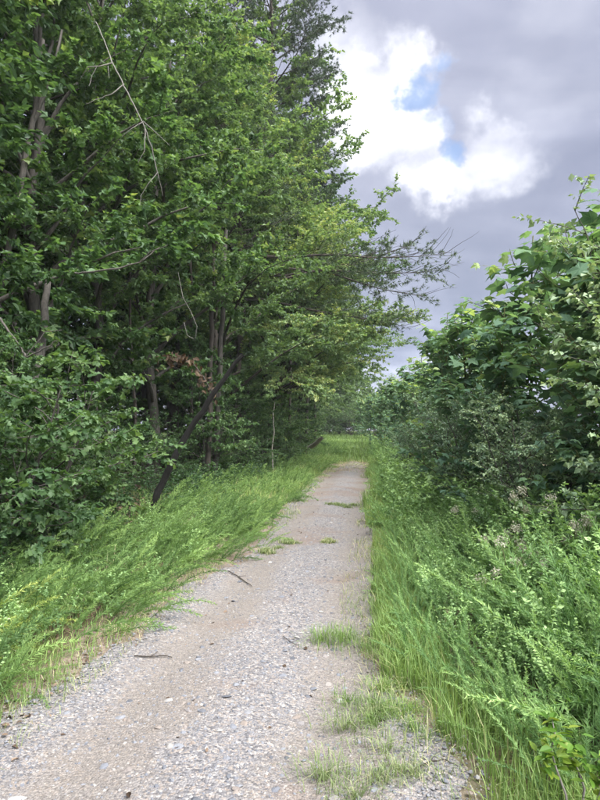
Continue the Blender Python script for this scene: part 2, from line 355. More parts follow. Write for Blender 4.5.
def scatter_shapes(shapes, pos, yaw, size, flat, rnd):
    vs, fs, rs = [], [], []; n0 = 0
    pick = rng.integers(0, len(shapes), len(pos))
    for si, (sv, sf) in enumerate(shapes):
        k_ = np.where(pick == si)[0]
        if not len(k_): continue
        ca, sa = np.cos(yaw[k_])[:, None], np.sin(yaw[k_])[:, None]; sz = size[k_][:, None]
        xv = (sv[None, :, 0] * ca - sv[None, :, 1] * sa) * sz + pos[k_][:, 0:1]
        yv = (sv[None, :, 0] * sa + sv[None, :, 1] * ca) * sz + pos[k_][:, 1:2]
        zv = sv[None, :, 2] * sz * flat[k_][:, None] + pos[k_][:, 2:3]
        vs.append(np.stack([xv, yv, zv], -1).reshape(-1, 3))
        fs.append((sf[None] + (np.arange(len(k_)) * len(sv))[:, None, None] + n0).reshape(-1, 3)); n0 += len(k_) * len(sv)
        rs.append(np.repeat(rnd[k_], len(sv)))
    return np.concatenate(vs), np.concatenate(fs), np.concatenate(rs)
n = 36000
y = 1.6 + 15 * rng.random(n) ** 2.0; u = rng.random(n)
x = edgeL(y) - 0.12 + (edgeR(y) - edgeL(y) + 0.24) * u
keep = rng.random(n) < 0.42 + 0.5 * (np.cos((x - 0.12) * 5.6) > -0.1) + 0.3 * (wob(x, y, 2.2, 4) > 0.2)
x, y = x[keep], y[keep]; n = len(x)
size = np.clip(np.exp(rng.normal(-4.5, 0.45, n)), 0.005, 0.03)
ppos = np.stack([x, y, pz(x, y) - 0.0005 + size * 0.07], -1)
V, Fc, rr = scatter_shapes(shapes, ppos, rng.random(n) * 6.3, size, rng.uniform(.5, .9, n), rng.random(n))
pb = obj('pebbles', mesh('pebbles', V, Fc, STONE_M, rr), path); pb['kind'] = 'stuff'
stone_meshes = [mesh('stone', sv, sf, STONE_M, np.full(len(sv), rng.random())) for sv, sf in shapes]
for q in range(280):
    y = 1.9 + 9 * rng.random() ** 1.7; x = rng.uniform(edgeL(y) - 0.05, edgeR(y) + 0.05)
    if rng.random() < 0.35: x = rng.normal(0.2, 0.3)
    sz = rng.uniform(0.028, 0.068)
    obj('stone', stone_meshes[rng.integers(12)], path, (x, y, float(pz(x, y)) + sz * 0.04), (rng.normal(0, .15), rng.normal(0, .15), rng.random() * 6.3), (sz, sz, sz * rng.uniform(.25, .5)))

# ------------------------------------------------------------------ foliage building blocks
def fold(v, a=0.28):
    v = np.array(v, float); v = np.c_[v, np.abs(v[:, 0]) * a - 0.12 * v[:, 1] ** 2]; return v
LEAF_DIAMOND = (fold([(0, 0), (.36, .45), (0, 1), (-.36, .45)]), np.array([[0, 1, 2], [0, 2, 3]]))
LEAF_OVAL = (fold([(0, 0), (.27, .28), (.25, .62), (0, 1), (-.25, .62), (-.27, .28)]), np.array([[0, 1, 2], [0, 2, 3], [0, 3, 4], [0, 4, 5]]))
LEAF_LOBE = (fold([(0, 0), (.50, .40), (.27, .56), (0, 1), (-.27, .56), (-.50, .40)]), np.array([[0, 1, 2], [0, 2, 3], [0, 3, 4], [0, 4, 5]]))
LEAF_OAK = (fold([(0, 0), (.12, .2), (.36, .38), (.16, .5), (.32, .72), (0, 1), (-.32, .72), (-.16, .5), (-.36, .38), (-.12, .2)]),
            np.array([[0, 1, 9], [1, 2, 3], [9, 7, 8], [1, 3, 9], [9, 3, 7], [3, 4, 5], [3, 5, 7], [7, 5, 6]]))
_sy = fold([(0, .32), (0, .02), (.14, -.08), (.30, -.02), (.52, .10), (.40, .24), (.48, .38), (.68, .58), (.44, .56), (.26, .62), (.22, .80), (0, 1.06),
            (-.22, .80), (-.26, .62), (-.44, .56), (-.68, .58), (-.48, .38), (-.40, .24), (-.52, .10), (-.30, -.02), (-.14, -.08)], 0.10)
_sy[:, 2] += .22 * _sy[:, 1] * (1 - _sy[:, 1]) - .30 * _sy[:, 0] ** 2
LEAF_SYC = (_sy, np.array([[0, j, j + 1] for j in range(1, 20)] + [[0, 20, 1]]))
def leaves(tmpl, pos, d, nrm_, size, rnd):
    tv, tf = tmpl
    d = unit(d); s_ = unit(np.cross(d, nrm_)); n_ = np.cross(s_, d)
    n_ = n_ * np.random.default_rng(len(pos)).uniform(.2, 2.6, len(pos))[:, None]
    V = pos[:, None] + size[:, None, None] * (tv[None, :, 0:1] * s_[:, None] + tv[None, :, 1:2] * d[:, None] + tv[None, :, 2:3] * n_[:, None])
    Fv = tf[None] + (np.arange(len(pos)) * len(tv))[:, None, None]
    return V.reshape(-1, 3), Fv.reshape(-1, 3), np.repeat(rnd, len(tv))

def curve(p0, d0, length, k, rng, bendz=0.0, jit=0.12):
    pts = [np.array(p0, float)]; d = np.array(d0, float); d /= np.linalg.norm(d); st = length / (k - 1)
    for _ in range(k - 1):
        pts.append(pts[-1] + d * st); d = d + rng.normal(0, jit, 3) + np.array([0, 0, bendz]); d /= np.linalg.norm(d)
    return np.array(pts)

def grow(seed, H, r0, zb, Rc, nl, prof, e0=35, e1=60, lean=(0, 0), wander=0.10, bendz=-0.05, tmpl=LEAF_DIAMOND, nleaf=12000,
         lsize=0.08, mat=ELM, bark=BARK, sub_sp=0.42, sub_len=0.42, tw_len=0.42, flat=0.75, droop=0.35, trunk_k=12, sides=8, az_bias=None, nstems=1):
    """one broadleaf plant: (trunk mesh with its limbs, crown mesh)"""
    rng = np.random.default_rng(seed); mb = MB(); tw0, tw1 = [], []
    for st in range(nstems):
        if nstems > 1:
            az = 6.283 * st / nstems + rng.normal(0, .3); ln = (lean[0] + 0.35 * math.cos(az), lean[1] + 0.35 * math.sin(az)); Hs = H * rng.uniform(.75, 1.05)
        else: ln = lean; Hs = H
        tz = np.linspace(0, 1, trunk_k)
        off = np.cumsum(rng.normal(0, wander * Hs / trunk_k, (trunk_k, 2)), 0); off -= off[0]
        tp = np.c_[off[:, 0] + ln[0] * Hs * tz, off[:, 1] + ln[1] * Hs * tz, Hs * tz - 0.15 * (tz == 0)]
        tr = r0 * (1 - 0.86 * tz) + 0.004; tr[0] *= 1.45; tr[1] *= 1.05
        mb.tube(tp, tr, sides)
        for li in range(nl // nstems):
            tt = (li + rng.random()) / (nl // nstems); zf = zb / Hs + (1 - zb / Hs) * tt * 0.985
            p0 = np.array([np.interp(zf, tz, tp[:, q]) for q in range(3)]); rb = np.interp(zf, tz, tr)
            az = li * 2.39996 + rng.normal(0, .35)
            if az_bias is not None and rng.random() < 0.35: az = az_bias + rng.normal(0, .6)
            Ll = Rc * prof(tt) * rng.uniform(.5, 1.3) + 0.15
            el = R(e0 + (e1 - e0) * tt + rng.normal(0, 9))
            d0 = (math.cos(az) * math.cos(el), math.sin(az) * math.cos(el), math.sin(el))
            lp = curve(p0, d0, Ll, 7, rng, bendz, 0.11)
            r1 = min(rb * 0.65, 0.012 + 0.016 * Ll)
            mb.tube(lp, np.linspace(r1, 0.004, 7), 5)
            ns = max(3, int(Ll / sub_sp)); sl = np.linalg.norm(np.diff(lp, axis=0), axis=1).sum()
            for si in range(ns):
                sf = 0.22 + 0.78 * (si + rng.random()) / ns
                q0 = np.array([np.interp(sf * 6, np.arange(7), lp[:, q]) for q in range(3)])
                dl = lp[min(6, int(sf * 6) + 1)] - lp[min(5, int(sf * 6))]; dl = dl / (np.linalg.norm(dl) + 1e-9)
                side = np.cross(dl, [0, 0, 1]); side /= np.linalg.norm(side) + 1e-9
                sg = 1 if si % 2 else -1; an = R(rng.uniform(35, 70))
                ds = dl * math.cos(an) + side * sg * math.sin(an) + np.array([0, 0, rng.normal(0.05, .25)])
                sL = (sub_len * Ll * (1.05 - 0.65 * sf) + 0.22) * rng.uniform(.7, 1.2)
                sp_ = curve(q0, ds, sL, 4, rng, bendz * 1.3, 0.14)
                mb.tube(sp_, np.linspace(0.010 if H > 4 else .006, 0.003, 4), 3)
                nt_ = max(3, int(sL / 0.15))
                f = 0.12 + 0.88 * (np.arange(nt_) + rng.random(nt_)) / nt_
                a0 = np.stack([np.interp(f * 3, np.arange(4), sp_[:, q]) for q in range(3)], -1)
                dd = unit(ds)[None] + rng.normal(0, .75, (nt_, 3)) * np.array([1, 1, 0.45])
                tw0.append(a0); tw1.append(a0 + unit(dd) * (tw_len * rng.uniform(.5, 1.1, nt_))[:, None])
                tw0.append(sp_[:-1]); tw1.append(sp_[1:])
    A, B = np.concatenate(tw0), np.concatenate(tw1)
    ln = np.linalg.norm(B - A, axis=1); pr = ln / ln.sum()
    pick = rng.choice(len(A), nleaf, p=pr); f = rng.random(nleaf) ** 0.8
    twd = unit(B - A)[pick]
    pos = A[pick] + (B - A)[pick] * f[:, None] + rng.normal(0, 0.02, (nleaf, 3)) * (1 if H > 4 else .5)
    d = twd * 0.7 + unit(rng.normal(0, 1, (nleaf, 3))) * np.array([1, 1, 0.5]) * 0.9 - np.array([0, 0, droop])
    nn = np.array([0, 0, 1.0]) * flat + rng.normal(0, .42, (nleaf, 3))
    tone = rng.random(len(A))[pick] * 0.65 + rng.random(nleaf) * 0.35
    V, Fc, rr = leaves(tmpl, pos, d, nn, lsize * np.clip(rng.normal(.9, .26, nleaf), .35, 1.5), tone)
    return [('trunk', mb.build('trunk', bark), None), ('crown', mesh('crown', V, Fc, mat, rr), None)]

round_p = lambda t: math.sin(math.pi * (0.22 + 0.74 * t)) ** 0.7
low_p = lambda t: (1 - 0.78 * t) ** 0.8
broad_p = lambda t: (math.sin(math.pi * (0.36 + 0.60 * t)) ** 0.6) * (1 + .25 * math.sin(t * 17))
egg_p = lambda t: math.sin(math.pi * (0.32 + 0.64 * t)) ** 0.8
P = {}
P['maple'] = grow(11, 12.5, 0.13, 1.6, 3.8, 44, low_p, 38, 66, bendz=-0.08, tmpl=LEAF_OVAL, nleaf=35000, lsize=0.125, mat=MAPLE, droop=0.25, flat=.8)
P['gum'] = grow(12, 14.5, 0.15, 2.2, 3.8, 40, egg_p, 40, 64, bendz=-0.075, flat=.8, droop=.25, tmpl=LEAF_LOBE, nleaf=33000, lsize=0.13, mat=MAPLE, bark=BARK)
P['elm'] = grow(13, 13.0, 0.12, 1.5, 4.2, 46, broad_p, 40, 64, bendz=-0.085, flat=.9, droop=.15, tmpl=LEAF_DIAMOND, nleaf=56000, lsize=0.105, mat=ELM, bark=BARK_DK, tw_len=0.42)
P['elm2'] = grow(14, 15.5, 0.14, 2.6, 4.2, 46, egg_p, 40, 66, bendz=-0.075, flat=.9, droop=.15, tmpl=LEAF_DIAMOND, nleaf=56000, lsize=0.108, mat=ELM, bark=BARK)
P['overhang'] = grow(23, 9.5, 0.12, 2.1, 4.3, 44, egg_p, 32, 60, lean=(.16, 0), az_bias=0.0, bendz=-0.09, flat=.85, droop=.2, tmpl=LEAF_DIAMOND, nleaf=46000, lsize=0.10, mat=ELM, bark=BARK_DK)
P['oak'] = grow(15, 16.5, 0.19, 4.5, 3.6, 40, egg_p, 15, 65, tmpl=LEAF_DIAMOND, nleaf=26000, lsize=0.125, mat=OAK, bark=BARK_DK)
P['tall'] = grow(16, 19.0, 0.17, 7.0, 3.0, 34, round_p, 20, 65, wander=0.06, tmpl=LEAF_DIAMOND, nleaf=22000, lsize=0.125, mat=OAK, bark=BARK)
P['sapling'] = grow(17, 5.0, 0.035, 0.6, 1.5, 26, egg_p, 20, 60, tmpl=LEAF_LOBE, nleaf=10500, lsize=0.085, mat=MAPLE, bark=BARK)
P['sapling2'] = grow(18, 4.2, 0.030, 0.5, 1.5, 26, egg_p, 15, 55, tmpl=LEAF_OVAL, nleaf=10500, lsize=0.07, mat=BUSH, bark=BARK_DK)
P['bush_oak'] = grow(19, 1.9, 0.022, 0.15, 0.95, 30, egg_p, 20, 60, tmpl=LEAF_OAK, nleaf=5000, lsize=0.09, mat=BUSH, nstems=5, sub_sp=0.2, tw_len=0.2)
P['bush_fine'] = grow(20, 1.7, 0.018, 0.12, 1.0, 36, egg_p, 20, 60, tmpl=LEAF_DIAMOND, nleaf=8000, lsize=0.055, mat=BUSH, nstems=6, sub_sp=0.2, tw_len=0.22)
P['far'] = grow(22, 7.5, 0.09, 0.4, 3.0, 40, egg_p, 20, 60, tmpl=LEAF_OVAL, nleaf=15000, lsize=0.20, mat=ELM, bark=BARK_DK)
P['olive'] = grow(21, 3.3, 0.03, 0.25, 1.35, 54, egg_p, 30, 65, tmpl=LEAF_DIAMOND, nleaf=15000, lsize=0.062, mat=OLIVE, nstems=6, sub_sp=0.22, tw_len=0.28, bendz=-0.03)

def gl(x, y): return (x, y, float(hgt(x, y)))
ORD = ['nearest', 'second', 'third', 'fourth', 'fifth', 'sixth', 'seventh', 'eighth', 'ninth', 'tenth', 'eleventh', 'twelfth', 'thirteenth', 'fourteenth', 'fifteenth', 'sixteenth', 'seventeenth', 'eighteenth', 'nineteenth', 'twentieth']
SORT = {'maple': 'broad lobed-leaf tree', 'gum': 'tall lobed-leaf tree', 'elm': 'drooping fine-leaved tree', 'elm2': 'tall fine-leaved tree', 'oak': 'dark oval-leaved tree', 'tall': 'tall bare-boled tree'}
rng = np.random.default_rng(77)
# forest edge, front row
edge = [('gum', -6.6, 5.0, 0.3, .9), ('maple', -6.1, 7.7, 1.6, .95), ('gum', -5.3, 10.4, 2.9, .92), ('elm2', -5.4, 13.2, 4.4, .95), ('gum', -5.1, 16.0, 5.2, 1.0),
        ('elm', -4.3, 18.6, 0.9, 1.0), ('elm2', -4.2, 21.4, 2.2, 1.05), ('elm', -3.7, 24.4, 3.3, 1.12), ('elm2', -3.9, 28.0, 4.0, 1.35), ('elm', -3.6, 31.0, 5.5, 1.2),
        ('gum', -4.3, 34.5, 0.2, 1.35), ('elm', -4.0, 38.5, 1.9, 1.2), ('elm', -4.8, 45.0, 2.7, 1.1), ('elm', -6.0, 52.0, 4.9, 1.1), ('elm2', -8.0, 60.0, 3.0, 1.0)]
for q, (kd, x, y, rz, sc) in enumerate(edge):
    tr = place(P[kd], 'broadleaf_tree', (x, y, float(hgt(x, y))), rz, sc)
    tag(tr, f'{SORT[kd]}, {ORD[q]} from the camera along the left forest edge', 'tree', 'trees along the left forest edge')
tr = place(P['overhang'], 'broadleaf_tree', gl(-3.3, 23.2), 0.0, 1.0); tag(tr, 'leaning fine-leaved tree whose drooping branches hang over the far track', 'tree')
tr = place(P['overhang'], 'broadleaf_tree', gl(-3.6, 33.0), 0.25, 1.1); tag(tr, 'second leaning tree overhanging the track, just before the far bend', 'tree')
# second and deeper rows
deep = []
for rowx, y0, y1, stp in ((-8.0, 3.5, 56, 3.3), (-11.5, 5, 46, 4.0), (-15.5, 8, 36, 4.6)):
    y = y0
    while y < y1:
        deep.append((rowx + rng.normal(0, .6), y + rng.normal(0, .5))); y += stp * rng.uniform(.85, 1.15)
for q, (x, y) in enumerate(deep):
    kd = ['oak', 'tall', 'gum', 'elm2', 'oak', 'maple'][rng.integers(6)]
    tr = place(P[kd], 'forest_tree', (x, y, float(hgt(x, y))), rng.random() * 6.3, rng.uniform(.9, 1.1) * (1.05 if x > -10 else .82 if x > -13.5 else .6))
    tag(tr, 'tree standing in the shade deep inside the left forest', 'tree', 'trees inside the left forest')
# trees closing the view where the track bends away
for q, (kd, x, y, sc, lab) in enumerate([('far', -3.4, 66, 1.25, 'rounded tree closing the far end of the track'), ('far', -7.5, 70, 1.5, 'rounded tree left of the far end of the track'),
        ('far', -0.5, 74, 1.0, 'low far tree right of the end of the track'), ('far', -11, 76, 1.8, 'leftmost tree behind the far bend of the track'), ('far', 2.6, 80, .8, 'low tree beyond the right-hand saplings, nearest the track end'),
        ('far', 6.5, 86, .8, 'low tree beyond the right-hand saplings, farther right'), ('far', -5.0, 82, 1.9, 'tall tree in the gap behind the end of the track'), ('far', 11, 92, .85, 'rightmost low tree beyond the right-hand saplings'), ('far', -4.6, 57, .75, 'bushy tree at the left of the far track bend'), ('far', -1.2, 60, .5, 'low bushy tree in the middle of the far track bend'), ('far', 0.8, 66, .62, 'low bushy tree at the right of the far track bend'), ('far', -3.6, 75, .9, 'bushy tree behind the middle of the far track bend'), ('far', 4.5, 70, .7, 'bushy tree behind the farthest saplings'), ('far', -3.9, 42, .5, 'low bushy tree at the left verge before the far bend'), ('far', -4.4, 48, .65, 'bushy tree at the left verge at the start of the far bend')]):
    tr = place(P[kd], 'broadleaf_tree', (x, y, float(hgt(x, y))), q * 1.7, sc); tag(tr, lab, 'tree', 'trees at the far bend')

for q, (x, y, sc) in enumerate([(-5.2, 55, 1.6), (-3.6, 58.5, 1.8), (-2.2, 61, 1.9), (-.8, 56, 1.5), (.3, 62, 2.0), (-4.6, 64, 2.2), (1.4, 58, 1.8)]):
    b = place(P['bush_fine'], 'bush', gl(x, y), q * 1.1, sc); tag(b, f'dense low bush closing the far end of the track, {ORD[q] if q else "first"} built from its left' if False else ['dense bush at the far left end of the track', 'dense bush second from the left at the track end', 'dense bush in the middle of the track end', 'bush right of the middle at the track end', 'far bush behind the right side of the track end', 'large bush behind the left side of the track end', 'dense bush at the far right end of the track'][q], 'bush', 'bushes closing the far end')

# understorey saplings and bushes of the forest edge
und = []
for q in range(34):
    y = 5.5 + q * 1.15 + rng.normal(0, .35); x = -3.7 - abs(rng.normal(0, .7)) + (0.25 if y > 20 else 0)
    und.append((['sapling', 'sapling2', 'sapling2', 'sapling'][rng.integers(4)], x, y, rng.uniform(.55, 1.05) * (.72 if y < 9.5 else 1)))
for q in range(30):
    und.append((['sapling', 'sapling2'][rng.integers(2)], -rng.uniform(5.5, 13), rng.uniform(4, 36), rng.uniform(.8, 1.3)))
nfr = {'sapling': 0, 'sapling2': 0}
for q, (kd, x, y, sc) in enumerate(und):
    if x > -5.6 and 7.9 < y < 19.5 and (y < 14.5 or q % 2): continue          # open gap round the leaning trunk
    tr = place(P[kd], 'understorey_sapling', (x, y, float(hgt(x, y))), rng.random() * 6.3, sc)
    if q < 34:
        k_ = nfr[kd]; nfr[kd] += 1
        tag(tr, f"{'lobed-leaf' if kd == 'sapling' else 'small oval-leaf'} sapling under the left forest edge, {ORD[min(k_, 19)]} of its kind from the camera", 'sapling', 'understorey saplings')
    else: tag(tr, 'leafy sapling in the shade behind the left edge trees', 'sapling', 'shaded saplings inside the left forest')
for q, (kd, x, y, sc) in enumerate([('sapling2', -3.5, 18.6, .75), ('sapling', -3.6, 20.8, .7), ('sapling2', -3.3, 23.4, .8), ('sapling', -3.2, 25.8, .8), ('sapling2', -3.1, 28.4, .9), ('sapling', -3.0, 31.4, .9), ('sapling2', -3.2, 34.6, 1.0)]):
    tr = place(P[kd], 'understorey_sapling', gl(x, y), q * 2.3, sc); tag(tr, f"low leafy sapling beside the far left verge, {['first', *ORD[1:]][q]} of seven beyond the leaning trunk", 'sapling', 'understorey saplings')
for q, (kd, x, y, sc, lab) in enumerate([
        ('bush_oak', -2.95, 5.9, .95, 'dark green lobed-leaf bush nearest on the left, behind the feathery weeds'),
        ('bush_oak', -3.3, 7.3, 1.05, 'dark lobed-leaf bush second from the left picture edge'),
        ('bush_fine', -3.3, 8.2, .5, 'low fine-leaved bush behind the left verge, before the dry sticks'),
        ('bush_oak', -4.7, 10.2, .9, 'lobed-leaf bush in shade left of the leaning trunk'),
        ('bush_fine', -4.5, 11.4, .8, 'small-leaved bush just left of the leaning trunk base'),
        ('bush_fine', -4.6, 14.6, .9, 'small-leaved bush behind the leaning dark trunk'),
        ('bush_oak', -3.7, 16.8, .9, 'lobed-leaf bush right of the leaning trunk'),
        ('bush_fine', -3.3, 19.2, .85, 'fine-leaved bush before the pale thin stem'),
        ('bush_oak', -3.4, 22.5, 1.0, 'lobed-leaf bush beyond the pale thin stem'),
        ('bush_fine', -3.1, 26.0, 1.1, 'bright fine-leaved bush beside the weathered log'),
        ('bush_oak', -3.2, 30.5, 1.1, 'lobed-leaf bush far along the left verge'),
        ('bush_fine', -3.4, 36.0, 1.3, 'farthest small bush along the left verge')]):
    b = place(P[kd], 'bush', (x, y, float(hgt(x, y)) - 0.02), q * 1.3, sc); tag(b, lab, 'bush', 'bushes along the left forest edge')

# ------------------------------------------------------------------ pines
def pine(seed, H, r0, zb, Rc, nl, prof, extra=None, kN=12, width=.0095):
    rng = np.random.default_rng(seed); mb = MB(); T0, TD = [], []
    tz = np.linspace(0, 1, 12); off = np.cumsum(rng.normal(0, .05, (12, 2)), 0); off -= off[0]
    tp = np.c_[off, H * tz]; tp[0, 2] = -0.15; tr = r0 * (1 - .85 * tz) + .01; mb.tube(tp, tr, 9)
    limbs = []
    for li in range(nl):
        tt = (li + rng.random()) / nl; zf = zb / H + (1 - zb / H) * tt * .99
        p0 = np.array([np.interp(zf, tz, tp[:, q]) for q in range(3)]); az = li * 2.4 + rng.normal(0, .4)
        Ll = Rc * prof(tt) * rng.uniform(.65, 1.2) + .3; el = R(5 + 45 * tt + rng.normal(0, 8))
        limbs.append((p0, (math.cos(az) * math.cos(el), math.sin(az) * math.cos(el), math.sin(el)), Ll, 0.03, 1.0))
    for e in extra or []: limbs.append(e)
    for p0, d0, Ll, bz, dens in limbs:
        lp = curve(p0, d0, Ll, 9, rng, bz, .10); mb.tube(lp, np.linspace(.010 + .008 * Ll, .004, 9), 5)
        ns = max(5, int(Ll / .20))
        for si in range(ns):
            sf = .3 + .7 * (si + rng.random()) / ns
            q0 = np.array([np.interp(sf * 8, np.arange(9), lp[:, q]) for q in range(3)]); k_ = min(7, int(sf * 8)); dl = unit(lp[k_ + 1] - lp[k_])
            sd_ = np.cross(dl, [0, 0, 1]); sd_ /= np.linalg.norm(sd_) + 1e-9
            ds = dl * .8 + sd_ * (1 if si % 2 else -1) * rng.uniform(.5, 1.1) + np.array([0, 0, rng.normal(.1, .2)])
            sL = (.30 * Ll * (1.1 - .7 * sf) + .3) * rng.uniform(.7, 1.2); sp_ = curve(q0, ds, sL, 5, rng, .03, .16)
            mb.tube(sp_, np.linspace(.011, .004, 5), 3)
            if rng.random() > dens: continue
            nt_ = max(4, int(sL / .085)); f = .30 + .65 * rng.random(nt_)
            a0 = np.stack([np.interp(f * 4, np.arange(5), sp_[:, q]) for q in range(3)], -1) + rng.normal(0, .07, (nt_, 3))
            T0.append(a0); TD.append(unit(unit(ds)[None] + rng.normal(0, .4, (nt_, 3)) + np.array([0, 0, .25])))
    A, D = np.concatenate(T0), np.concatenate(TD); nT = len(A)
    dirs = unit(D[:, None] * .75 + rng.normal(0, .62, (nT, kN, 3))); ln = rng.uniform(.09, .19, (nT, kN, 1))
    sd_ = unit(np.cross(dirs, rng.normal(size=(nT, kN, 3)))) * width
    V = np.stack([A[:, None] + sd_, A[:, None] - sd_, A[:, None] + dirs * ln + np.array([0, 0, -.02])], 2).reshape(-1, 3)
    Fc = np.arange(len(V)).reshape(-1, 3)
    rr = np.repeat(rng.random(nT) * .7, kN * 3) + .3 * np.repeat(rng.random(nT * kN), 3)
    return [('trunk', mb.build('trunk', BARK_DK), None), ('crown', mesh('crown', V, Fc, PINE, rr), None)]
pine_hi = pine(31, 27, .24, 10, 3.5, 84, round_p, kN=16, width=.012)
pine_hi2 = pine(32, 24, .22, 9, 3.2, 60, round_p, width=.012)
for (x, y, rz, sc, pr, lab) in [(-3.9, 27.0, .4, 1.0, pine_hi, 'tall dark pine rising above the forest edge against the sky'),
                                (-6.5, 22.0, 2.1, .98, pine_hi2, 'dark pine crown behind the edge trees, left of the tallest pine'),
                                (-5.2, 36.0, 4.0, .85, pine_hi2, 'far pine beyond the tallest pine at the forest edge')]:
    t_ = place(pr, 'pine_tree', (x, y, float(hgt(x, y))), rz, sc); tag(t_, lab, 'pine tree', 'pines above the forest edge')
bx, by = -3.6, 20.2
ex = []
def bough(zs, px, py, d, bz=0.0, dens=0.9):
    e = at(px, py, d); p0 = np.array([0, 0, zs]); v = e - np.array([bx, by, float(hgt(bx, by)) + zs]); ex.append((p0, v / np.linalg.norm(v) + np.array([0, 0, -bz * 3.5]), float(np.linalg.norm(v)), bz, dens))
bough(7.4, 452, 264, 19.5, -0.035, 0.25); bough(7.0, 436, 285, 20.5, -0.03, .7); bough(6.6, 446, 312, 20.0, -0.03, .7); bough(6.0, 418, 318, 21.0, -0.03, .7); 
bough(6.8, 415, 258, 21.5, 0.02, .6)
lean_pine = pine(33, 12.5, .13, 7.6, 2.0, 22, round_p, extra=ex)
t_ = place(lean_pine, 'pine_tree', (bx, by, float(hgt(bx, by)))); tag(t_, 'pine whose long sparse boughs with bare tips reach over the track', 'pine tree')

# ------------------------------------------------------------------ single trunks and dead wood of the forest edge
def limb_thing(name, pts, radii, mat, label, cat, sides=8, branches=(), part='trunk'):
    base = np.array(pts[0], float); e = empty(name, base); mb = MB(); rg = np.random.default_rng(abs(hash(name + label)) % 9999 if False else len(label))
    def fine(p, r_):
        p = np.array(p, float) - base; tt = np.linspace(0, len(p) - 1, (len(p) - 1) * 4 + 1)
        q = np.stack([np.interp(tt, np.arange(len(p)), p[:, a]) for a in range(3)], -1)
        q[1:-1] += rg.normal(0, min(0.012, .35 * float(np.max(r_))), (len(q) - 2, 3)); rr_ = np.interp(tt, np.arange(len(p)), np.broadcast_to(r_, len(p)))
        return q, rr_
    q, rr_ = fine(pts, radii); mb.tube(q, rr_, sides, rough=.05, rng=rg); po = obj(part, mb.build(part, mat), e)
    for bp, br in branches:
        mb2 = MB(); q, rr_ = fine(bp, br); mb2.tube(q, rr_, 5); obj('branch', mb2.build('branch', mat), po)
    tag(e, label, cat); return e
def gz(p):
    p = np.array(p); p[2] = hgt(p[0], p[1]) - 0.08; return p
a = gz(at(144, 520, 9.5))
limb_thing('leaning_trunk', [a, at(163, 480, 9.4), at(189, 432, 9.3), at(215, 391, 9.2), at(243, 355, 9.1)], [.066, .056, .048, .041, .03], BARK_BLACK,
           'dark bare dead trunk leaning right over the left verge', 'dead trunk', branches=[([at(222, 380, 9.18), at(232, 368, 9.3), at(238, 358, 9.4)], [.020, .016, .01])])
limb_thing('dead_branch', [at(96, 22, 8.6), at(104, 40, 7.5), at(112, 62, 6.72), at(121, 80, 6.64), at(134, 105, 6.56), at(145, 128, 6.56), at(152, 148, 6.60), at(158, 175, 6.64), at(163, 196, 6.72)], [.007, .007, .0075, .008, .0075, .007, .006, .005, .003], BARK_DEAD,
           'pale bare dead branch hanging among the upper left leaves', 'dead branch', 6, part='limb', branches=[
               ([at(113, 63, 6.72), at(100, 66, 6.64), at(88, 67, 6.64), at(80, 80, 6.72)], [0.0091, 0.0078, 0.0059, 0.0026]), ([at(124, 84, 6.64), at(112, 94, 6.56), at(98, 99, 6.56), at(86, 104, 6.56)], [0.0078, 0.0065, 0.0052, 0.0026]),
               ([at(97, 66, 6.64), at(92, 76, 6.64), at(89, 86, 6.56)], [0.0046, 0.0033, 0.0020]), ([at(108, 66, 6.64), at(109, 78, 6.56)], [0.0039, 0.0020]),
               ([at(143, 122, 6.56), at(132, 128, 6.48), at(122, 137, 6.48)], [0.0072, 0.0052, 0.0026]), ([at(145, 128, 6.56), at(145, 150, 6.48), at(138, 163, 6.48)], [0.0065, 0.0046, 0.0020]),
               ([at(158, 172, 6.64), at(148, 184, 6.56), at(141, 196, 6.56), at(140, 206, 6.56)], [0.0052, 0.0039, 0.0033, 0.0020]), ([at(143, 121, 6.56), at(155, 132, 6.64), at(170, 146, 6.72)], [0.0065, 0.0046, 0.0020])])
limb_thing('dead_branch', [at(160, 247, 7.0), at(140, 262, 6.95), at(118, 268, 6.95), at(92, 272, 7.0), at(75, 273, 7.1)][::-1], [.013, .012, .011, .008, .004], BARK,
           'grey dead branch lying level across the middle left leaves', 'dead branch', 6, part='limb', branches=[([at(140, 262, 6.95), at(150, 252, 6.9), at(168, 245, 6.9)], [.007, .006, .003])])
limb_thing('dead_branch', [at(0, 318, 7.2), at(12, 335, 7.1), at(22, 350, 7.1), at(27, 358, 7.0), at(50, 345, 6.9), at(58, 340, 6.9)], [.016, .014, .012, .010, .008, .003], BARK,
           'bent grey dead branch at the left picture edge above the trunk', 'dead branch', 5, part='limb', branches=[([at(25, 357, 7.0), at(45, 332, 7.0), at(62, 330, 7.1)], [.007, .005, .003])])
limb_thing('bare_trunk', [gz(at(-14, 500, 8.6)), at(0, 472, 8.6), at(12, 437, 8.6), at(26, 402, 8.5), at(34, 378, 8.6), at(44, 330, 8.8), at(48, 280, 9.2)], [.085, .08, .075, .07, .065, .06, .05], BARK,
           'grey trunk leaning right at the left picture edge', 'trunk')
limb_thing('bare_trunk', [gz(at(-30, 510, 10.20)), at(-8, 330, 10.20), at(8, 250, 10.10), at(22, 180, 10.00), at(31, 130, 10.00), at(39, 90, 10.00), at(43, 40, 10.20)], [.075, .068, .06, .055, .05, .042, .035], BARK,
           'grey forked trunk rising through the upper left leaves', 'trunk', branches=[([at(32, 125, 10.00), at(44, 95, 9.90), at(55, 65, 9.90), at(62, 30, 10.00)], [.036, .032, .028, .02])])
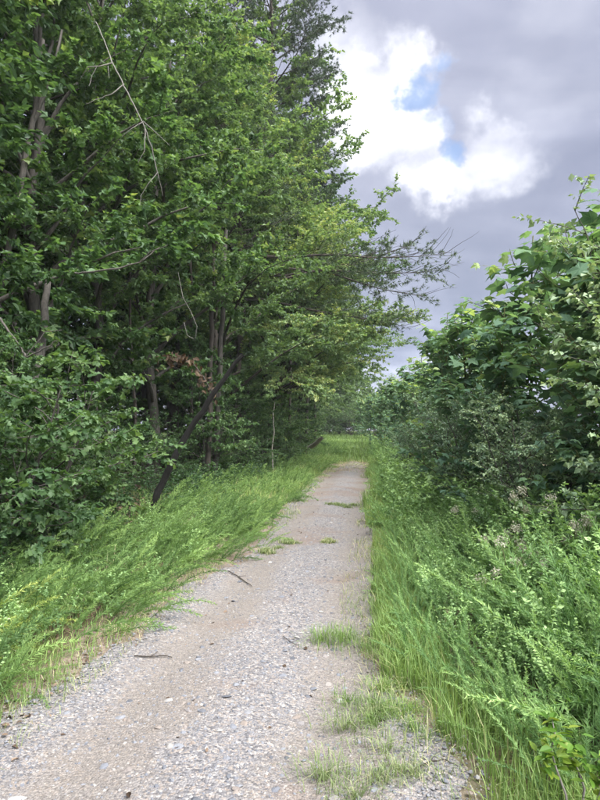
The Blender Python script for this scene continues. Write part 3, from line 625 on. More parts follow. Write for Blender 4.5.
for (x0, y0, x1, y1, d, r_, mt, lab) in [
        (207, 478, 212, 318, 16.5, .075, BARK_DK, 'dark slim trunk rising behind the leaning dead trunk'),
        (214, 470, 222, 320, 17.2, .085, BARK, 'grey trunk directly right of the dark slim trunk behind the leaning one'),
        (190, 470, 191, 330, 18.0, .06, BARK_DK, 'thin dark trunk left of the grey trunk in the shade'),
        (136, 440, 131, 340, 14.5, .04, BARK_DK, 'thin dark stem left of the leaning trunk'),
        (305, 448, 308, 392, 31.0, .075, BARK, 'grey trunk standing near the far log'),
        (314, 446, 315, 395, 40.0, .08, BARK_DK, 'farthest dark trunk under the overhanging leaves'),
        (246, 470, 249, 360, 22.0, .05, BARK_DK, 'thin dark trunk left of the pale thin stem'),
        (288, 455, 290, 400, 27.0, .06, BARK_DK, 'dark trunk right of the pale thin stem')]:
    limb_thing('bare_trunk', [gz(at(x0, y0, d)), at((x0 * 2 + x1) / 3 + 1, (y0 * 2 + y1) / 3, d), at((x0 + x1 * 2) / 3, (y0 + 2 * y1) / 3, d), at(x1, y1, d), at(x1 + (x1 - x0) * .5, y1 - 90, d)], [r_ * 1.1, r_, r_ * .92, r_ * .85, r_ * .7], mt, lab, 'trunk')
limb_thing('bare_trunk', [gz(at(274, 466, 20.0)), at(272, 450, 20.0), at(274, 432, 20.0), at(273, 415, 20.0), at(275, 402, 20.1)], [.026, .024, .022, .02, .012], BARK_PALE, 'thin pale crooked stem at the verge in the middle distance', 'trunk', 6)
limb_thing('fallen_log', [at(306, 450, 29), at(314, 445, 28.5), at(322, 438, 28)], [.10, .11, .09], BARK_PALE, 'short weathered pale log at the forest edge far along', 'log', part='log')
limb_thing('dry_sticks', [gz(at(84, 520, 9.2)) + [0, 0, .1], at(92, 512, 9.1), at(98, 500, 9.0)], [.012, .010, .006], BARK_PALE, 'pale dry forked stick standing in the shade behind the left weeds', 'stick', 5, part='stick', branches=[([at(86, 518, 9.1), at(95, 514, 9.0), at(104, 513, 9.0)], [.008, .006, .004])])
limb_thing('dead_branch', [at(184, 322, 12.0), at(187, 335, 12), at(195, 340, 12), at(197, 326, 11.9), at(190, 310, 11.9), at(183, 298, 11.9), at(178, 272, 12.6)], [.006] * 7, BARK_DEAD, 'thin pale hooked vine hanging above the leaning trunk', 'vine', 5, part='stem')
# browned leaf spray
rng = np.random.default_rng(9)
e0_ = at(212, 392, 10.44); sp0 = empty('withered_spray', at(205, 380, 10.44)); mb = MB(); c0 = at(205, 380, 10.44)
tw = np.array([at(212, 392, 10.44), at(203, 376, 10.35), at(192, 362, 10.27), at(178, 358, 10.27), at(160, 360, 10.18)]) - c0
mb.tube(tw, [.01, .009, .008, .006, .004], 5); obj('twig', mb.build('twig', BARK), sp0)
f = rng.random(110) * 4 ** 1; pos = np.stack([np.interp(f, np.arange(5), tw[:, q]) for q in range(3)], -1) + rng.normal(0, .06, (110, 3))
V, Fc, rr = leaves(LEAF_OVAL, pos, rng.normal(0, .6, (110, 3)) - [0, 0, .8], rng.normal(0, 1, (110, 3)), rng.uniform(.06, .13, 110), rng.random(110))
obj('leaves', mesh('leaves', V, Fc, BROWN, rr), sp0)['kind'] = 'stuff'
tag(sp0, 'browned withered leaf spray hanging beside the leaning trunk', 'leaf spray')

# ------------------------------------------------------------------ right side: row of sycamore saplings
def sycamore(seed, H, n_br, split=0):
    rng = np.random.default_rng(seed); mb = MB(); pos, dr, sz, tn = [], [], [], []
    k = 10; tz = np.linspace(0, 1, k); off = np.cumsum(rng.normal(0, .03, (k, 2)), 0); off -= off[0]
    tp = np.c_[off, H * tz]; mb.tube(tp, .032 * (1 - .85 * tz) + .004, 7)
    def shoot(pts, n_leaf, s0, tone):
        L_ = len(pts) - 1
        for j in range(n_leaf):
            f_ = (.12 + .88 * (j + rng.random() * .6) / n_leaf) * L_
            q = np.array([np.interp(f_, np.arange(L_ + 1), pts[:, a]) for a in range(3)])
            az = j * 2.6 + rng.normal(0, .4); dn = unit(pts[-1] - pts[0])
            h_ = np.array([math.cos(az), math.sin(az), 0]); tip = f_ / L_
            stalk = h_ * .06 + dn * .04; mb.tube(np.array([q, q + stalk]), [.0025, .002], 3)
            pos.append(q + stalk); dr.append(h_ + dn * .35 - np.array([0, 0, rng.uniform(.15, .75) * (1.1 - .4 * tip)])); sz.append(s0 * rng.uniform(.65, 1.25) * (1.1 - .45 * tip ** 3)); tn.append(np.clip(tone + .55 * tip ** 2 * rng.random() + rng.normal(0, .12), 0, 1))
    shoot(tp[3:], int(H * 10), .27, .4)
    for b in range(n_br):
        tt = (b + rng.random()) / n_br; zf = .06 + .80 * tt
        p0 = np.array([np.interp(zf, tz, tp[:, q]) for q in range(3)]); az = b * 2.4 + rng.normal(0, .3); el = R(rng.uniform(28, 58) if tt > .3 else rng.uniform(8, 40))
        Ll = (.34 * H * (1 - .55 * tt)) * rng.uniform(.7, 1.2)
        bp = curve(p0, (math.cos(az) * math.cos(el), math.sin(az) * math.cos(el), math.sin(el)), Ll, 7, rng, .06, .07); mb.tube(bp, np.linspace(.014, .004, 7), 5)
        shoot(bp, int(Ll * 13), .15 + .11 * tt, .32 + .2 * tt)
        for s2 in range(int(Ll * 2.4)):
            q0 = bp[rng.integers(2, 6)]; d_ = unit(bp[-1] - bp[0]) + rng.normal(0, .6, 3)
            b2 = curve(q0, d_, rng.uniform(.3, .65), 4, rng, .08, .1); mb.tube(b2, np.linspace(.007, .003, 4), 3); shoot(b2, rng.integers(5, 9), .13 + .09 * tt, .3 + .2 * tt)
    pos, dr, sz, tn = map(np.array, (pos, dr, sz, tn)); nn = np.array([0, 0, 1.]) + rng.normal(0, .35, pos.shape)
    return mb, pos, dr, nn, sz, tn
def syc_proto(seed, H, nb):
    mb, pos, dr, nn, sz, tn = sycamore(seed, H, nb); V, Fc, rr = leaves(LEAF_SYC, pos, dr, nn, sz, tn)
    return [('trunk', mb.build('trunk', STEM), None), ('crown', mesh('crown', V, Fc, SYC, rr), None)]
syc_leaf = [mesh('leaf', LEAF_SYC[0] * [1, 1, zc], LEAF_SYC[1], SYC, np.full(21, tn_)) for zc, tn_ in ((.8, .25), (1.3, .4), (1, .55), (1.5, .7), (1, .85), (1, .12))]
def syc_near(seed, H, nb, loc, label, ordn, nsplit=240):
    mb, pos, dr, nn, sz, tn = sycamore(seed, H, nb); e = empty('sycamore_sapling', loc)
    obj('trunk', mb.build('trunk', STEM), e)
    w = pos + np.array(loc); dist = np.linalg.norm(w - CAM, axis=1) - .25 * w[:, 2] - sz * 6; o_ = np.argsort(dist); own, rest = o_[:nsplit], o_[nsplit:]
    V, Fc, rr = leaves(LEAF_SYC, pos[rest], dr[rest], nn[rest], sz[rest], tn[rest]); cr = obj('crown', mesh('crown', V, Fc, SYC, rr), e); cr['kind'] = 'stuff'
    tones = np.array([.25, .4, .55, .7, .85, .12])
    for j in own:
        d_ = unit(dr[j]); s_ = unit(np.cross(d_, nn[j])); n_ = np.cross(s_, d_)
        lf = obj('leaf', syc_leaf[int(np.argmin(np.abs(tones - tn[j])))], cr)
        M4 = Matrix.Identity(4)
        for a in range(3):
            M4[a][0] = s_[a] * sz[j]; M4[a][1] = d_[a] * sz[j]; M4[a][2] = n_[a] * sz[j]; M4[a][3] = pos[j][a]
        lf.matrix_local = M4
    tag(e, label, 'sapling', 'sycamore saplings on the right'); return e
syc_near(41, 4.3, 24, gl(3.55, 7.0), 'tall big-leaved sapling nearest the camera at the right picture edge', 0)
syc_near(42, 4.6, 24, gl(3.35, 9.6), 'big-leaved sapling second from the right picture edge', 1)
syc_near(43, 4.0, 22, gl(2.75, 11.6), 'big-leaved sapling third from the right picture edge', 2, 200)
SP = [syc_proto(51, 4.7, 23), syc_proto(52, 4.4, 22), syc_proto(53, 4.9, 24)]
for q, (x, y, sc, v) in enumerate([(4.7, 6.4, .9, 2), (5.2, 9.2, .95, 1), (5.0, 13.0, 1.0, 0), (3.15, 6.3, .62, 1), (2.75, 8.7, .68, 2), (4.3, 8.2, .95, 0), (3.5, 13.3, .98, 1), (4.6, 11.0, 1.05, 2), (2.9, 15.6, .93, 2), (3.9, 16.5, 1.0, 0), (3.2, 18.6, .95, 0), (2.7, 21.2, .95, 1), (3.5, 23.0, 1.0, 2), (2.5, 25.2, .92, 0), (3.0, 28.5, .95, 1), (2.1, 31.5, .9, 2), (2.8, 34.0, .95, 0),
                                    (1.6, 37.0, .85, 1), (2.3, 41.0, .9, 2), (0.9, 43.5, .8, 0), (1.6, 49.0, .85, 1), (0.2, 51.5, .75, 2), (0.5, 58.0, .8, 0)]):
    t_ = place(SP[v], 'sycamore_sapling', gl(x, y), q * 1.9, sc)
    lab = ['big-leaved sapling behind the nearest one, touching the right picture edge', 'half-hidden big-leaved sapling behind the second sapling', 'half-hidden big-leaved sapling behind the third sapling', 'shorter big-leaved sapling before the nearest tall one', 'shorter big-leaved sapling before the second tall one'][q] if q < 5 else f'big-leaved sapling, {ORD[q - 2]} away along the right-hand row' if q < 22 else 'farthest big-leaved sapling along the right-hand row'
    tag(t_, lab, 'sapling', 'sycamore saplings on the right')
for q, (x, y, sc, lab) in enumerate([(3.75, 5.3, .88, 'grey-green small-leaved shrub at the right picture edge before the saplings'), (3.1, 8.2, .55, 'grey-green small-leaved shrub between the two nearest saplings'),
                                     (4.4, 6.6, 1.1, 'tall grey-green shrub half hidden at the right picture edge'), (2.75, 10.3, .62, 'low grey-green shrub before the third sapling'), (2.7, 6.9, .5, 'lowest grey-green shrub behind the flowering weeds'), (2.7, 13.6, .7, 'small grey-green shrub amid the saplings of the right row'), (2.2, 19.5, .5, 'low shrub beside the right edge of the track in the middle distance')]):
    t_ = place(P['olive'], 'shrub', gl(x, y), q * 2.1, sc); tag(t_, lab, 'shrub', 'grey-green shrubs on the right')

# ------------------------------------------------------------------ feathery weeds, herbs and grass
def plume_tmpl(seed, nodes, per, wid, llen, arch=0.5):
    """feathery stem: grows along +z and arches toward +x; unit length"""
    rng = np.random.default_rng(seed); mb = MB(); k = 6; s = np.linspace(0, 1, k)
    ang = arch * s * 1.5; dx = np.cumsum(np.sin(ang)) / k; dz = np.cumsum(np.cos(ang)) / k; pts = np.c_[dx - dx[0], .02 * np.sin(s * 5 + seed), dz - dz[0]]
    mb.tube(pts, np.linspace(.0055, .002, k), 3, .1)
    f = np.linspace(.16, 1, nodes); f = np.repeat(f, per) + rng.normal(0, .008, nodes * per); f = np.clip(f, .1, 1)
    q = np.stack([np.interp(f * (k - 1), np.arange(k), pts[:, a]) for a in range(3)], -1)
    tg = unit(np.stack([np.interp(np.minimum(f * (k - 1), k - 1.01), np.arange(k), np.gradient(pts[:, a])) for a in range(3)], -1))
    az = rng.random(len(f)) * 6.283; ref = np.array([0, 1., 0]); a_ = unit(np.cross(tg, ref)); b_ = np.cross(tg, a_)
    rad = np.cos(az)[:, None] * a_ + np.sin(az)[:, None] * b_
    d = unit(tg * .75 + rad * .75); ln = llen * rng.uniform(.6, 1.2, len(f)) * (1.15 - .75 * f ** 2.5)
    sd_ = unit(np.cross(d, rng.normal(size=d.shape))) * wid
    mid = q + d * (ln * .45)[:, None]
    V = np.stack([q + d * (ln * .12)[:, None] + sd_ * 1.35, q + d * ln[:, None], q + d * (ln * .2)[:, None] - sd_ * 1.35], 1).reshape(-1, 3); n_ = len(f)
    Fq = np.arange(n_ * 3).reshape(-1, 3)
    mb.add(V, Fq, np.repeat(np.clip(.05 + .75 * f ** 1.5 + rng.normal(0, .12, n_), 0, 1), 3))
    V = np.concatenate(mb.v); r_ = np.concatenate(mb.r); tri = []
    for fa in mb.f: tri.append(fa if fa.shape[1] == 3 else np.concatenate([fa[:, [0, 1, 2]], fa[:, [0, 2, 3]]]))
    return V, np.concatenate(tri), r_
def herb_tmpl(seed, nleaf, size, tmpl=LEAF_DIAMOND, spread=.10, branches=5):
    rng = np.random.default_rng(seed); mb = MB(); P0 = []
    pts = curve((0, 0, 0), (0, 0, 1), 1.0, 6, rng, 0, .06); mb.tube(pts, np.linspace(.006, .002, 6), 3, .1); segs = [pts]
    for b in range(branches):
        q0 = pts[rng.integers(1, 5)]; az = rng.random() * 6.3; bp = curve(q0, (math.cos(az) * .7, math.sin(az) * .7, 1), rng.uniform(.25, .5), 4, rng, .03, .08); segs.append(bp)
        if nleaf > 60: mb.tube(bp[::3], [.004, .0015], 3, .1)
    for _ in range(nleaf):
        sg = segs[rng.integers(len(segs))]; f = rng.uniform(.1, 1) * (len(sg) - 1); P0.append([np.interp(f, np.arange(len(sg)), sg[:, a]) for a in range(3)])
    P0 = np.array(P0); az = rng.random(nleaf) * 6.283; d = np.c_[np.cos(az), np.sin(az), rng.uniform(-.1, .7, nleaf)]
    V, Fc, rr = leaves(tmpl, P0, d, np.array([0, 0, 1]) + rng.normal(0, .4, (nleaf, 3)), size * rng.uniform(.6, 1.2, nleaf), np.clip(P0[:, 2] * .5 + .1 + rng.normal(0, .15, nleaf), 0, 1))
    V0 = np.concatenate(mb.v); tri = [np.concatenate([fa[:, [0, 1, 2]], fa[:, [0, 2, 3]]]) for fa in mb.f] + [Fc + len(V0)]
    return np.concatenate([V0, V]), np.concatenate(tri), np.concatenate([np.concatenate(mb.r), rr])
def inst(tmpls, pos, az, tilt, size, tone, rng):
    """realise templates: each leans by tilt toward azimuth az, then scaled and moved"""
    vs, fs, rs = [], [], []; n0 = 0; pick = rng.integers(0, len(tmpls), len(pos)); roll = rng.normal(0, .5, len(pos))
    for ti, (tv, tf, trn) in enumerate(tmpls):
        k_ = np.where(pick == ti)[0]
        if not len(k_): continue
        cr, sr = np.cos(roll[k_])[:, None], np.sin(roll[k_])[:, None]
        x0 = tv[None, :, 0] * cr - tv[None, :, 1] * sr; y0 = tv[None, :, 0] * sr + tv[None, :, 1] * cr; z0 = np.broadcast_to(tv[None, :, 2], x0.shape)
        ct, st = np.cos(tilt[k_])[:, None], np.sin(tilt[k_])[:, None]; x1 = x0 * ct + z0 * st; z1 = -x0 * st + z0 * ct
        ca, sa = np.cos(az[k_])[:, None], np.sin(az[k_])[:, None]; sz = size[k_][:, None]
        Vv = np.stack([(x1 * ca - y0 * sa) * sz, (x1 * sa + y0 * ca) * sz, z1 * sz], -1) + pos[k_][:, None]
        vs.append(Vv.reshape(-1, 3)); fs.append((tf[None] + (np.arange(len(k_)) * len(tv))[:, None, None] + n0).reshape(-1, 3)); n0 += len(k_) * len(tv)
        rs.append(np.clip(trn[None] * .7 + tone[k_][:, None], 0, 1).ravel())
    return np.concatenate(vs), np.concatenate(fs), np.concatenate(rs)
PL_NEAR = [plume_tmpl(q, 50, 3, .0035, .075, a) for q, a in enumerate((.3, .5, .7, .9, .5))]
PL_FINE = [plume_tmpl(40 + q, 62, 3, .0027, .058, a) for q, a in enumerate((.15, .35, .6, .8, .3))]
PL_FAR = [plume_tmpl(20 + q, 22, 3, .0075, .11, a) for q, a in enumerate((.3, .6, .9))]
HB_NEAR = [herb_tmpl(q, 120, .055, LEAF_DIAMOND, branches=7) for q in range(4)]
HB_FAR = [herb_tmpl(10 + q, 45, .095, LEAF_DIAMOND, branches=5) for q in range(3)]
rng = np.random.default_rng(123)
def vx(y): return np.interp(y, [2.2, 2.6, 3.5, 4.2, 5.5, 8, 9], [1.52, 1.40, 1.2, .90, .90, .92, .94])
def rsize(p): return .50 + .58 * sstep(p[:, 0], 1.6, 2.6)
def field(n, ymin, ymax, powr, xfun):
    y = ymin + (ymax - ymin) * rng.random(n) ** powr; x = xfun(y, rng.random(n)) + bend(y); return np.c_[x, y, hgt(x, y)]
def stuff(name, parts, mat, label, cat):
    vs, fs, rs = [], [], []; n0 = 0
    for V, Fc, rr in parts: vs.append(V); fs.append(Fc + n0); rs.append(rr); n0 += len(V)
    return tag(obj(name, mesh(name, np.concatenate(vs), np.concatenate(fs), mat, np.concatenate(rs))), label, cat, kind='stuff')
# left verge of feathery weeds, leaning out over the gravel
def clumps(nc, per, ymin, ymax, powr, xfun, s0, s1, lean_az, lean_t, sp=.13):
    c_ = field(nc, ymin, ymax, powr, xfun); k_ = np.repeat(np.arange(nc), rng.integers(per - 3, per + 4, nc)); n = len(k_)
    off = rng.normal(0, sp, (n, 2)); p_ = c_[k_].copy(); p_[:, :2] += off; p_[:, 2] = hgt(p_[:, 0], p_[:, 1])
    az = np.arctan2(off[:, 1] + sp * 1.5 * np.sin(lean_az), off[:, 0] + sp * 1.5 * np.cos(lean_az)) + rng.normal(0, .25, n)
    tilt = np.clip((lean_t + rng.normal(0, .16, nc))[k_] + rng.normal(0, .2, n), .02, 1.25)
    return p_, az, tilt, rng.uniform(s0, s1, nc)[k_] * rng.uniform(.7, 1.1, n), rng.normal(.12, .2, nc)[k_] + rng.normal(.04, .08, n)
A = inst(PL_NEAR, *clumps(150, 9, 3.3, 11, 1.0, lambda y, r: vl(y) - .2 - 1.8 * r ** .85, .5, .95, .35, .52), rng)
B = inst(PL_FAR, *clumps(270, 9, 11, 44, 1.25, lambda y, r: vl(y) - .12 - 2.35 * r ** .85, .45, .85, .35, .42, .16), rng)
pn = np.concatenate([field(110, 3.6, 12, 1.0, lambda y, r: -1.25 - 1.5 * r), field(60, 2.5, 4.6, 1.0, lambda y, r: -1.3 - .9 * r)]); n = len(pn)
HL = inst(HB_NEAR, pn, rng.random(n) * 6.3, np.abs(rng.normal(.25, .2, n)), rng.uniform(.22, .5, n), rng.normal(.1, .2, n), rng)
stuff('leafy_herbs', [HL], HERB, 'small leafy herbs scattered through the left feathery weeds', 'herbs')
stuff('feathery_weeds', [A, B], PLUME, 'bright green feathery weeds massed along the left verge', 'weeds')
# right verge
pn = field(1500, 2.7, 9, 1.0, lambda y, r: vx(y) + .2 + 1.9 * r ** 1.1); n = len(pn)
A = inst(PL_FINE, pn, rng.normal(2.8, 1.7, n), np.clip(rng.normal(.18, .24, n), .0, 1.1), rsize(pn) * rng.uniform(.75, 1.15, n), rng.normal(.2, .22, n), rng)
pf = field(1350, 9, 40, 1.5, lambda y, r: 1.15 + 1.3 * r); n = len(pf)
B = inst(PL_FAR, pf, rng.normal(3.0, .9, n), np.clip(rng.normal(.38, .25, n), .0, 1.0), rng.uniform(.45, .8, n), rng.normal(.15, .12, n), rng)
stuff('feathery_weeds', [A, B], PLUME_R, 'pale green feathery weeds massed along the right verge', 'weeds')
pn = field(640, 2.7, 9, 1.0, lambda y, r: vx(y) + .4 + 2.1 * r); n = len(pn)
A = inst(HB_NEAR, pn, rng.random(n) * 6.3, np.abs(rng.normal(.15, .15, n)), rsize(pn) * rng.uniform(.5, .95, n), rng.normal(.18, .2, n), rng)
pf = field(1100, 9, 42, 1.3, lambda y, r: 1.2 + 1.9 * r); n = len(pf)
B = inst(HB_FAR, pf, rng.random(n) * 6.3, np.abs(rng.normal(.15, .15, n)), rng.uniform(.4, .8, n), rng.normal(.15, .15, n), rng)
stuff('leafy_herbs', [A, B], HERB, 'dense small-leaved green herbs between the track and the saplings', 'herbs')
pn = field(800, 3.2, 30, 1.4, lambda y, r: -2.2 - 2.2 * r); n = len(pn)
A = inst(HB_FAR, pn, rng.random(n) * 6.3, np.abs(rng.normal(.2, .15, n)), rng.uniform(.3, .7, n), rng.normal(.0, .12, n), rng)
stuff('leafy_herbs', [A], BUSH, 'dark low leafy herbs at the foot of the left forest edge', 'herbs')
# grass
def blades(pos, h, w, az, lean_, tone):
    n = len(pos); d = np.c_[np.cos(az), np.sin(az), np.zeros(n)]; s_ = np.c_[-np.sin(az), np.cos(az), np.zeros(n)] * w[:, None]
    up = np.array([0, 0, 1.0]); mid = pos + up * (h * .58)[:, None] + d * (h * lean_ * .28)[:, None]; tip = pos + up * (h * (1 - .3 * lean_ ** 2))[:, None] + d * (h * lean_)[:, None]
    V = np.stack([pos - s_, pos + s_, mid + s_ * .8, mid - s_ * .8, tip], 1).reshape(-1, 3); b = (np.arange(n) * 5)[:, None]
    Fc = np.concatenate([b + [0, 1, 2], b + [0, 2, 3], b + [3, 2, 4]]); return V, Fc, np.repeat(np.clip(tone, 0, 1), 5)
def grass_field(n, ymin, ymax, powr, xfun, hm, w, tone=.45, ts=.2, leanm=.5, azm=None, clump=1.0):
    pos = field(n, ymin, ymax, powr, xfun)
    keep = rng.random(len(pos)) < np.clip(.55 + .45 * clump * wob(pos[:, 0], pos[:, 1], 3.1, 5), .12, 1); pos = pos[keep]; n = len(pos)
    az = rng.random(n) * 6.283 if azm is None else rng.normal(azm, .9, n)
    return blades(pos, hm * rng.uniform(.45, 1.3, n), w * rng.uniform(.7, 1.2, n), az, np.abs(rng.normal(leanm, .3, n)), rng.normal(tone, ts, n) + .15 * wob(pos[:, 0], pos[:, 1], .9, 7))
G = [grass_field(21000, 2.4, 9, 1.0, lambda y, r: vx(y) + .05 * np.sin(y * 9) + .45 * r ** 1.1, .19, .0028, leanm=.4, clump=.7),
     grass_field(16000, 9, 32, 1.3, lambda y, r: edgeR(y) - .12 + 1.1 * r, .32, .006, leanm=.35, clump=.5),
     grass_field(26000, 29.5, 75, 1.0, lambda y, r: -2.6 + 5.0 * r, .30, .013, .25, clump=.3),
     grass_field(3000, 2.4, 5, 1.0, lambda y, r: vl(y) - .08 - 1.1 * r, .12, .0028, .4, leanm=.8),
     grass_field(3500, 3.4, 11, 1.0, lambda y, r: -1.0 - 1.6 * r, .18, .003, .35, leanm=.7, azm=.4),
     grass_field(12000, 11, 32, 1.2, lambda y, r: -.92 - 1.6 * r, .30, .008, .5, azm=.4, clump=.4)]
stuff('verge_grass', G, GRASS, 'fresh green grass along both edges of the track', 'grass')
G = [grass_field(5000, 22, 31.5, .45, lambda y, r: edgeL(y) + (edgeR(y) - edgeL(y)) * r, .09, .005, .5, .25, .8, clump=1.3),
     grass_field(3600, 2.3, 9, 1.0, lambda y, r: vx(y) - .35 + .45 * r ** .6, .11, .0022, .45, .25, .9),
     grass_field(450, 3.5, 11, 1.0, lambda y, r: -1.2 - 1.4 * r, .38, .002, .75, .3, .7),
     grass_field(2600, 2.6, 10, 1.0, lambda y, r: -1.22 + .35 * r, .09, .0022, .5, .25, .9),
     grass_field(4500, 10, 29, 1.0, lambda y, r: edgeL(y) - .1 + .4 * r, .09, .004, .4, .25, .8),
     grass_field(4000, 10, 29, 1.0, lambda y, r: edgeR(y) - .3 + .45 * r, .10, .004, .4, .25, .8)]
stuff('short_grass', G, GRASS_DRY, 'thin short half-dry grass creeping into the gravel edges', 'grass')
def tuft(name, loc, n, h, w, rad, mat, label, cat='grass tuft', group=None, tone=.4):
    n = int(n * 2); h = h * .6; w = w * .8; rad = rad * 1.15
    a = rng.random(n) * 6.283; r_ = rad * .8 * np.minimum(np.abs(rng.normal(0, .6 + .25 * np.sin(a * 2 + len(label)), n)), 1.1 - .2 * rng.random(n)); sub = rng.normal(0, 1, (5, 2)) * rad * [.5, .75]; ks = rng.integers(0, 5, n); pos = np.c_[.75 * r_ * np.cos(a) + sub[ks, 0], .75 * r_ * np.sin(a) + sub[ks, 1], np.zeros(n) - .005]
    V, Fc, rr = blades(pos, h * rng.uniform(.4, 1.2, n), w * rng.uniform(.7, 1.2, n), a + rng.normal(0, .9, n), np.abs(rng.normal(.9, .5, n)), rng.normal(tone, .25, n))
    o_ = obj(name, mesh(name, V, Fc, mat, rr), None, (loc[0], loc[1], float(pz(loc[0], loc[1])))); return tag(o_, label, cat, group)
for (px, py, n, h, rad, mt, lab) in [
        (362, 748, 420, .16, .26, GRASS_DRY, 'largest dusty grass tuft growing in the gravel at the bottom of the track'),
        (392, 688, 300, .13, .2, GRASS, 'spreading grass tuft on the gravel midway up the right edge'),
        (374, 712, 260, .12, .2, GRASS, 'small grass tuft between the largest tuft and the spreading tuft'),
        (384, 648, 520, .20, .3, GRASS, 'round green grass clump bulging into the gravel from the right verge'),
        (425, 720, 120, .12, .10, GRASS, 'small green tuft close against the right verge near the bottom'),
        (405, 772, 130, .12, .12, GRASS_DRY, 'low grass tuft right of the largest tuft near the picture bottom'),
        (342, 506, 520, .10, .26, GRASS_DRY, 'yellow-green grass patch in the middle of the track far ahead'),
        (292, 541, 240, .10, .13, GRASS_DRY, 'small grass patch at the left edge of the track, middle distance'),
        (327, 541, 260, .09, .10, GRASS_DRY, 'thin grass patch in the middle of the gravel, middle distance'),
        (270, 548, 240, .12, .15, GRASS_DRY, 'grass tuft jutting from the left weeds onto the gravel')]:
    dd = (1.6) * F / max(py - 430, 8); p_ = at(px, py, dd); tuft('grass_tuft', p_, n, h, .0024 if py > 600 else .005, rad, mt, lab, group='grass tufts in the gravel')

# single feathery plants that stand out
def plume_plant(loc, n, size, az, tilt, mat, label, seed, sp=.18):
    rg = np.random.default_rng(seed); pos = np.c_[rg.normal(0, sp, (n, 2)), np.zeros(n)]
    V, Fc, rr = inst(PL_NEAR if mat is not PLUME_R else PL_FINE, pos, rg.normal(az, .45, n), np.clip(rg.normal(tilt, .22, n), 0, 1.35), size * rg.uniform(.65, 1.15, n), rg.normal(.15, .12, n), rg)
    o_ = obj('feathery_plant', mesh('feathery_plant', V, Fc, mat, rr), None, (loc[0], loc[1], float(hgt(loc[0], loc[1])) - .01)); return tag(o_, label, 'weed', 'standout feathery plants')
for q, (x, y, n, sz, az, tl, mt, lab) in enumerate([
        (-2.15, 4.05, 26, .75, .35, .95, PLUME_Y, 'bright yellow-green feathery plant at the left picture edge'),
        (-2.2, 4.6, 16, .7, .5, .9, PLUME_Y, 'yellow-green feathery plant just behind the brightest one on the left'),
        (-1.7, 5.6, 26, .7, .5, .85, PLUME, 'green feathery plant in the left verge nearest the gravel'),
        (-1.45, 8.8, 30, .8, .5, .8, PLUME, 'feathery plant bulging over the left gravel edge, middle distance'),
        (2.15, 3.25, 16, 1.05, 2.7, .85, PLUME_R, 'pale feathery plant with one long stem arching over the right grass'),
        (2.3, 3.7, 26, 1.15, 2.4, .25, PLUME_R, 'tall upright feathery plant at the right, nearest the camera'),
        (2.05, 4.6, 26, 1.0, 2.7, .4, PLUME_R, 'upright feathery plant at the edge of the right grass'),
        (2.75, 4.4, 28, 1.15, 2.4, .2, PLUME_R, 'upright feathery plant at the right picture edge below the shrub'),
        (1.75, 5.9, 22, .8, 2.9, .4, PLUME_R, 'small feathery plant beside the right grass, middle distance'),
        (2.0, 7.0, 24, .9, 2.9, .3, PLUME_R, 'feathery plant before the pale flowers, middle of the right verge')]):
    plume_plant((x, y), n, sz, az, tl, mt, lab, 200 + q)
# pale flowering weeds
def flower_weed(loc, h, nh, label, seed):
    rg = np.random.default_rng(seed); e = empty('flowering_weed', gl(*loc)); mb = MB(); heads = []
    for s_ in range(nh):
        az = rg.random() * 6.3; sp_ = curve((0, 0, 0), (math.cos(az) * .25, math.sin(az) * .25, 1), h * rg.uniform(.75, 1.05), 6, rg, 0, .06); mb.tube(sp_, np.linspace(.006, .003, 6), 4); heads.append(sp_)
    obj('stem', mb.build('stem', STEM), e)
    P0, D0 = [], []
    for sp_ in heads:
        f = rg.uniform(.1, .85, 34) * 5; P0.append(np.stack([np.interp(f, np.arange(6), sp_[:, a]) for a in range(3)], -1)); a = rg.random(34) * 6.3; D0.append(np.c_[np.cos(a), np.sin(a), rg.uniform(0, .6, 34)])
    P0, D0 = np.concatenate(P0), np.concatenate(D0); n = len(P0)
    V, Fc, rr = leaves(LEAF_DIAMOND, P0, D0, np.array([0, 0, 1]) + rg.normal(0, .3, (n, 3)), rg.uniform(.05, .11, n), rg.uniform(.3, .9, n)); obj('foliage', mesh('foliage', V, Fc, HERB, rr), e)['kind'] = 'stuff'
    for sp_ in heads:
        n = 90; c_ = sp_[-1]; th = rg.random(n) * 6.3; r_ = rg.uniform(.035, .06) * np.sqrt(rg.random(n)); pp = np.c_[c_[0] + r_ * np.cos(th), c_[1] + r_ * np.sin(th), c_[2] + .03 - 4 * r_ ** 2 + rg.normal(0, .02, n)]
        V, Fc, rr = leaves(LEAF_DIAMOND, pp, rg.normal(0, 1, (n, 3)) + [0, 0, .4], rg.normal(0, 1, (n, 3)), rg.uniform(.010, .022, n), rg.random(n)); obj('flower_head', mesh('flower_head', V, Fc, FLOWER, rr), e)['kind'] = 'stuff'
    tag(e, label, 'flowering weed', 'flowering weeds on the right')
for q, (px, py, d, nh, lab) in enumerate([(524, 492, 5.6, 5, 'tallest pale tan flower head before the dark sapling leaves'), (474, 504, 7.2, 3, 'small pale flower head left of the tallest one'), (582, 528, 4.9, 5, 'pale flowering weed at the right picture edge'),
                                          (508, 538, 5.3, 4, 'faded flowering weed below the tallest flower head'), (522, 556, 4.7, 5, 'broad cream flowering weed in the middle of the right weeds'), (494, 578, 4.8, 2, 'low cream flowering weed nearest the track'), (556, 540, 4.9, 4, 'pale flowering weed between the edge one and the broad cream one')]):
    p_ = at(px, py, d); flower_weed((p_[0], p_[1]), float(p_[2] - hgt(p_[0], p_[1])) + .09, nh, lab, 300 + q)
